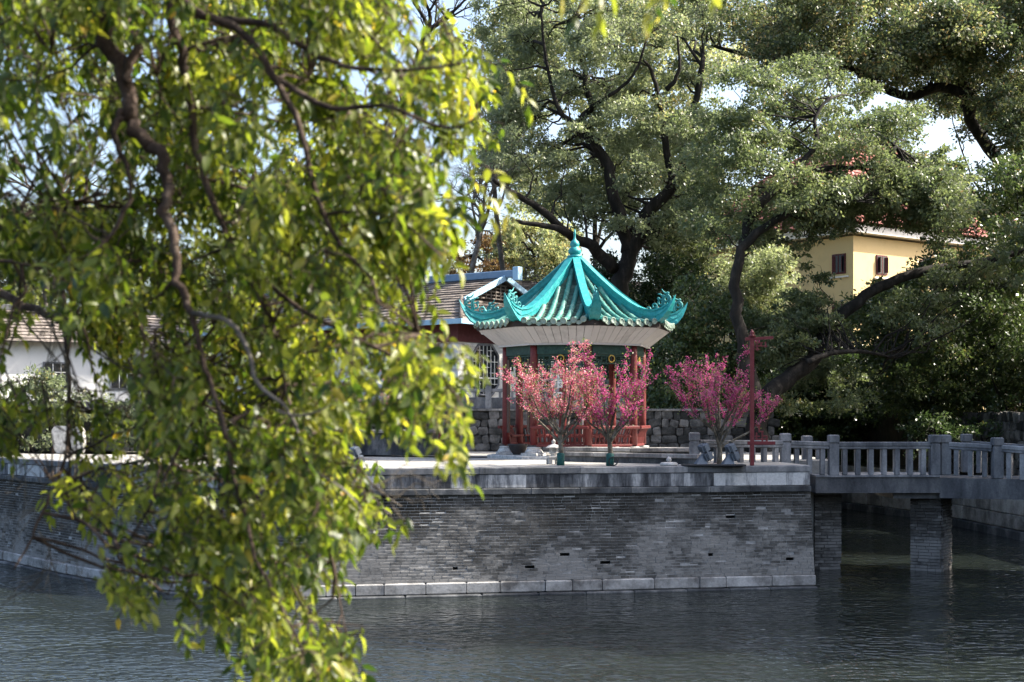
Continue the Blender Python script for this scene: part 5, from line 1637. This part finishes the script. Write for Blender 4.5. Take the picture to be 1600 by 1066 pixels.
# bare twigs, lower left
bt = MB()
def bare(p, d, L, r, lev, dep):
    ps = [p]; dd = d
    for i in range(5):
        dd = (dd + Vector((q.gauss(0, .2), q.gauss(0, .1), q.gauss(-.02, .16)))).normalized()
        ps.append(ps[-1] + dd * L / 5)
    bt.tube([x - FB for x in ps], lerp_list([r, r * .5], 6), 4, False)
    if lev < 4:
        for c in range(3):
            nd = (dd + Vector((q.gauss(0, .8), q.gauss(0, .4), q.gauss(-.1, .6)))).normalized()
            bare(ps[q.randint(2, 5)], nd, L * q.uniform(.5, .8), r * .6, lev + 1, dep)
for (x, y, dx, dz, L) in [(105, 640, .5, -.9, .55), (60, 470, .3, -1, .5), (20, 470, .35, -.9, .6), (100, 690, .8, -.7, .5), (0, 560, .6, -.8, .6), (120, 520, .7, -.6, .6), (150, 540, .5, -.8, .7), (60, 830, .8, -.4, .3), (95, 745, .7, -.7, .35), (110, 600, -.7, -.6, .4), (25, 590, .5, -.9, .5), (200, 560, .6, -.7, .5), (80, 490, -.2, -1, .5), (560, 730, .3, -.3, .25), (520, 715, .4, -.3, .25), (190, 870, .2, -.9, .2), (30, 370, .5, -.7, .5), (130, 330, .4, -.6, .4)]:
    d_ = 6.9 if x < 300 else 5.9
    bare(P(x, y, d_), Vector((dx, q.gauss(0, .2), dz)).normalized(), L, .0055, 1, d_)
tag(bt.build('bare_twig', M['bark_pale'], ft), kind='stuff')

# foliage envelope
ENV = [(-70, -70), (640, -70), (650, 20), (690, 70), (740, 50), (765, 150), (755, 205), (725, 232), (690, 290), (700, 305), (675, 330), (665, 385), (690, 400), (690, 425), (650, 440), (640, 500), (675, 520), (680, 555), (705, 575), (705, 640), (722, 685), (712, 715), (700, 690), (672, 640), (625, 640), (620, 690), (585, 690), (545, 650), (520, 700), (540, 735), (585, 748), (585, 790), (556, 830), (572, 860), (590, 930), (560, 920), (535, 890), (515, 950), (545, 985), (552, 1090), (380, 1090), (405, 1040), (372, 1000), (300, 960), (255, 960), (250, 920), (170, 925), (205, 870), (230, 830), (60, 800), (40, 770), (110, 720), (0, 700), (-70, 700)]
GAPS = [(100, 160, 30, 30, .06), (120, 215, 46, 40, .10), (60, 265, 60, 26, .25), (418, 245, 50, 66, .06), (390, 200, 26, 30, .05), (545, 170, 16, 26, .35), (530, 235, 40, 16, .5), (565, 110, 40, 10, .3), (60, 575, 110, 55, .26), (180, 605, 80, 50, .26), (30, 640, 70, 45, .35), (150, 690, 120, 45, .38), (60, 750, 80, 40, .30), (220, 770, 80, 50, .50), (160, 880, 90, 40, .35), (300, 940, 70, 40, .5), (200, 470, 120, 24, .55), (40, 440, 70, 40, .6), (60, 300, 90, 40, .4), (30, 200, 60, 80, .6), (590, 460, 40, 40, .5), (680, 130, 50, 60, .8), (640, 20, 40, 40, .35)]
def dens(x, y):
    d = 1.0
    for gx, gy, rx, ry, v in GAPS:
        if ((x - gx) / rx) ** 2 + ((y - gy) / ry) ** 2 < 1: d = min(d, v)
    return d
nodes_c = []
for x, y in sample_poly(ENV, 150, q):
    if q.random() < dens(x, y) + .15:
        nodes_c.append(P(x, y, q.uniform(5.4, 7.2)))
tw = MB()
for c in nodes_c:
    a = min(anchors, key=lambda p: (p - c).length)
    L = (a - c).length
    if L > 1.2: continue
    tw.tube([p - FB for p in wavy(a, c, q, 6, .12)], lerp_list([.008, .003], 7), 4, False)
LV = []      # leaf: pos, axis, normal, length, rnd
def sprig(p, d, L, nl, size, tone):
    ps = [p]; dd = d.copy()
    for i in range(5):
        dd = (dd + Vector((0, 0, -.12)) + Vector((q.gauss(0, .1), q.gauss(0, .1), q.gauss(0, .08)))).normalized()
        ps.append(ps[-1] + dd * L / 5)
    tw.tube([x - FB for x in (ps[0], ps[2], ps[5])], [.0032, .0025, .0014], 3, False)
    ph = q.random() * 6.28
    for i in range(nl):
        t = (i + .6) / nl
        k = min(4, int(t * 5)); pos = ps[k].lerp(ps[k + 1], t * 5 - k)
        ax = (ps[k + 1] - ps[k]).normalized()
        ph += 2.4
        s = ax.orthogonal().normalized(); s = Quaternion(ax, ph) @ s
        last = i >= nl - 2
        la = (ax * (.9 if last else .45) + s * (.35 if last else .85) + Vector((0, 0, -.22))).normalized()
        nn = (s.cross(ax) * q.gauss(0, .5) + Vector((q.gauss(0, .45), q.gauss(-.1, .45), .75))).normalized()
        nn = (nn - la * nn.dot(la)).normalized()
        LV.append((pos, la, nn, size * q.uniform(.65, 1.2), min(.999, max(0, tone + q.gauss(0, .17)))))
LIMB = [(166, 45), (175, 75), (190, 110), (197, 140), (203, 170), (222, 212), (246, 240), (258, 262), (262, 285), (257, 310), (256, 330), (265, 352), (272, 370), (276, 405), (278, 440), (290, 465), (300, 490), (306, 520), (312, 545), (320, 575), (332, 605), (214, 62), (205, 100), (280, 75), (290, 112), (302, 190), (310, 235), (320, 280), (332, 315), (346, 350), (365, 45), (392, 62), (410, 92), (430, 122), (450, 165), (470, 205), (490, 270), (505, 335), (525, 367), (545, 398), (565, 420), (580, 436), (358, 502), (380, 540), (402, 600), (450, 640)]
bunches = []
for x, y in sample_poly(ENV, 2600, q):
    if len(bunches) >= 640: break
    if q.random() > dens(x, y) * (1.0 if 250 < x < 600 and y < 700 else .85): continue
    if math.sin(x * .031 + 1.3) * math.sin(y * .027 + .4) + math.sin(x * .013 - y * .017) < -.95 and q.random() < .6: continue
    edge = max(0, min(1, (x - 250) / 450))
    core = 280 < x < 580 and y < 680
    d = q.uniform(5.1, 8.2 if core else 7.4) - .3 * edge
    if x < 250 and 470 < y < 740: d = q.uniform(6.6, 7.8)
    near_limb = min((Vector((x, y)) - Vector(c_)).length for c_ in LIMB) < 38
    if near_limb and d < 6.0: d = q.uniform(6.1, 7.6)
    c = P(x, y, d)
    hang = Vector((q.gauss(.15, .45), q.gauss(0, .4), q.gauss(-.75, .3))).normalized()
    tone0 = .20 + .36 * q.random() + (.18 if x < 260 and y > 430 else 0) + .12 * edge  # right-hand leaves made lighter: sunlight from that side put into their colour
    k = q.randint(6, 11) if dens(x, y) > .5 else q.randint(3, 6)
    bunches.append(c)
    nn_ = min(nodes_c, key=lambda n_: (n_ - c).length)
    if (c - nn_).length < .6:
        tw.tube([z - FB for z in wavy(nn_, c - hang * .12, q, 5, .1)], lerp_list([.0045, .003], 6), 4, False)
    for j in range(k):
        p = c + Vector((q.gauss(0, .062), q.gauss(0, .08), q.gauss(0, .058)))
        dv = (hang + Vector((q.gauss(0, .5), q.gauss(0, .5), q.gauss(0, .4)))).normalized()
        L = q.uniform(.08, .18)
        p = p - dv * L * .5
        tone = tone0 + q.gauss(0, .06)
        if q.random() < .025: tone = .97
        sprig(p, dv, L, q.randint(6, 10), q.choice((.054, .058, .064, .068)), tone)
        if q.random() < .5:
            tw.tube([z - FB for z in wavy(c - hang * .12, p, q, 2, .1)], [.003, .0025, .002], 3, False)
# a spray hanging into the top of the view from a limb overhead
fbranch([(150, -130), (500, -330), (800, -380), (1000, -300), (1060, -200)], 6.4, 3.9, .04, .012)
for (x, y, d) in [(930, -20, 3.9), (960, -30, 3.8), (1040, -30, 3.9), (1060, -20, 4.0), (990, -50, 3.9), (1090, -60, 4.1), (900, -60, 4.1), (1020, -70, 4.0), (950, -75, 4.2)]:
    sprig(P(x, y, d), Vector((q.gauss(0, .5), q.gauss(0, .3), -.6)).normalized(), .13, 6, .062, .8)
# single far-reaching sprays past the right edge
for (x, y) in [(770, 270), (745, 285), (790, 315), (760, 325), (720, 320), (700, 395), (820, 135), (790, 105), (700, 315)]:
    sprig(P(x - 12, y - 12, 5.2), Vector((.5, q.gauss(0, .3), -.5)).normalized(), .14, 6, .07, .7)
tw.build('twig', M['bark_front'], ft)
# leaf shapes: a folded, drooping blade of eight points
def leaf_pts(curl, fold, wid):
    xs = [0, .28, .62, 1.0]; ws = [0, wid, wid * .74, 0]
    mid = [(0, x, -curl * x * x) for x in xs]
    l1, l2 = (-ws[1], .30, -curl * .09 + fold), (-ws[2], .66, -curl * .43 + fold * .8)
    r1, r2 = (ws[1], .30, -curl * .09 + fold), (ws[2], .66, -curl * .43 + fold * .8)
    v = [mid[0], mid[1], mid[2], mid[3], l1, l2, r1, r2]
    f = [(0, 1, 4), (4, 1, 2, 5), (5, 2, 3), (0, 6, 1), (6, 7, 2, 1), (7, 3, 2)]
    return v, f
kinds = [leaf_pts(.20, .05, .22), leaf_pts(.38, .09, .20), leaf_pts(.10, .03, .24), leaf_pts(.30, .12, .18)]
def leaf_frame(l):
    pos, ax, nn, s, t = l
    x = ax.cross(nn).normalized()
    return frame(pos - FB, x * s, ax * s, nn * s)
inview = []
for i, l in enumerate(LV):
    px, py = topix(l[0])
    if 0 < px < 1100 and 0 < py < 1060:
        facing = abs(l[2].dot((l[0] - Vector((0, 0, CZ))).normalized()))
        inview.append((l[3] / l[0].y * (.35 + facing), i))
inview.sort(reverse=True)
single = set(i for _, i in inview[:300])
kme = []
for v, f in kinds:
    mm = MB(); mm.add(v, f, True); kme.append(mm.mesh('leaf', M['leaf_front']))
for i in single:
    o = new_obj('leaf', kme[i % 4], ft); o.matrix_local = leaf_frame(LV[i])
rest = [l for i, l in enumerate(LV) if i not in single]
VV = []; FF3 = []; nv = 0
allv = np.array([k[0] for k in kinds], np.float32)       # 4 x 8 x 3
tri = np.array([(0, 1, 4), (4, 1, 2), (4, 2, 5), (5, 2, 3), (0, 6, 1), (6, 7, 2), (6, 2, 1), (7, 3, 2)], np.int32)
pos = np.array([tuple(l[0] - FB) for l in rest], np.float32); ax = np.array([tuple(l[1]) for l in rest], np.float32); nn = np.array([tuple(l[2]) for l in rest], np.float32)
ss = np.array([l[3] for l in rest], np.float32); tt = np.array([l[4] for l in rest], np.float32)
xx = norm_rows(np.cross(ax, nn))
kv = allv[np.arange(len(rest)) % 4] * ss[:, None, None]
W3 = pos[:, None, :] + kv[:, :, 0:1] * xx[:, None, :] + kv[:, :, 1:2] * ax[:, None, :] + kv[:, :, 2:3] * nn[:, None, :]
F3 = (np.arange(len(rest), dtype=np.int32) * 8)[:, None, None] + tri[None]
me = np_mesh('leaves', W3.reshape(-1, 3), F3.reshape(-1, 3), M['leaf_front'], np.repeat(tt, 8))
me.polygons.foreach_set('use_smooth', np.ones(len(me.polygons), dtype=bool))
tag(new_obj('leaves', me, ft), kind='stuff')
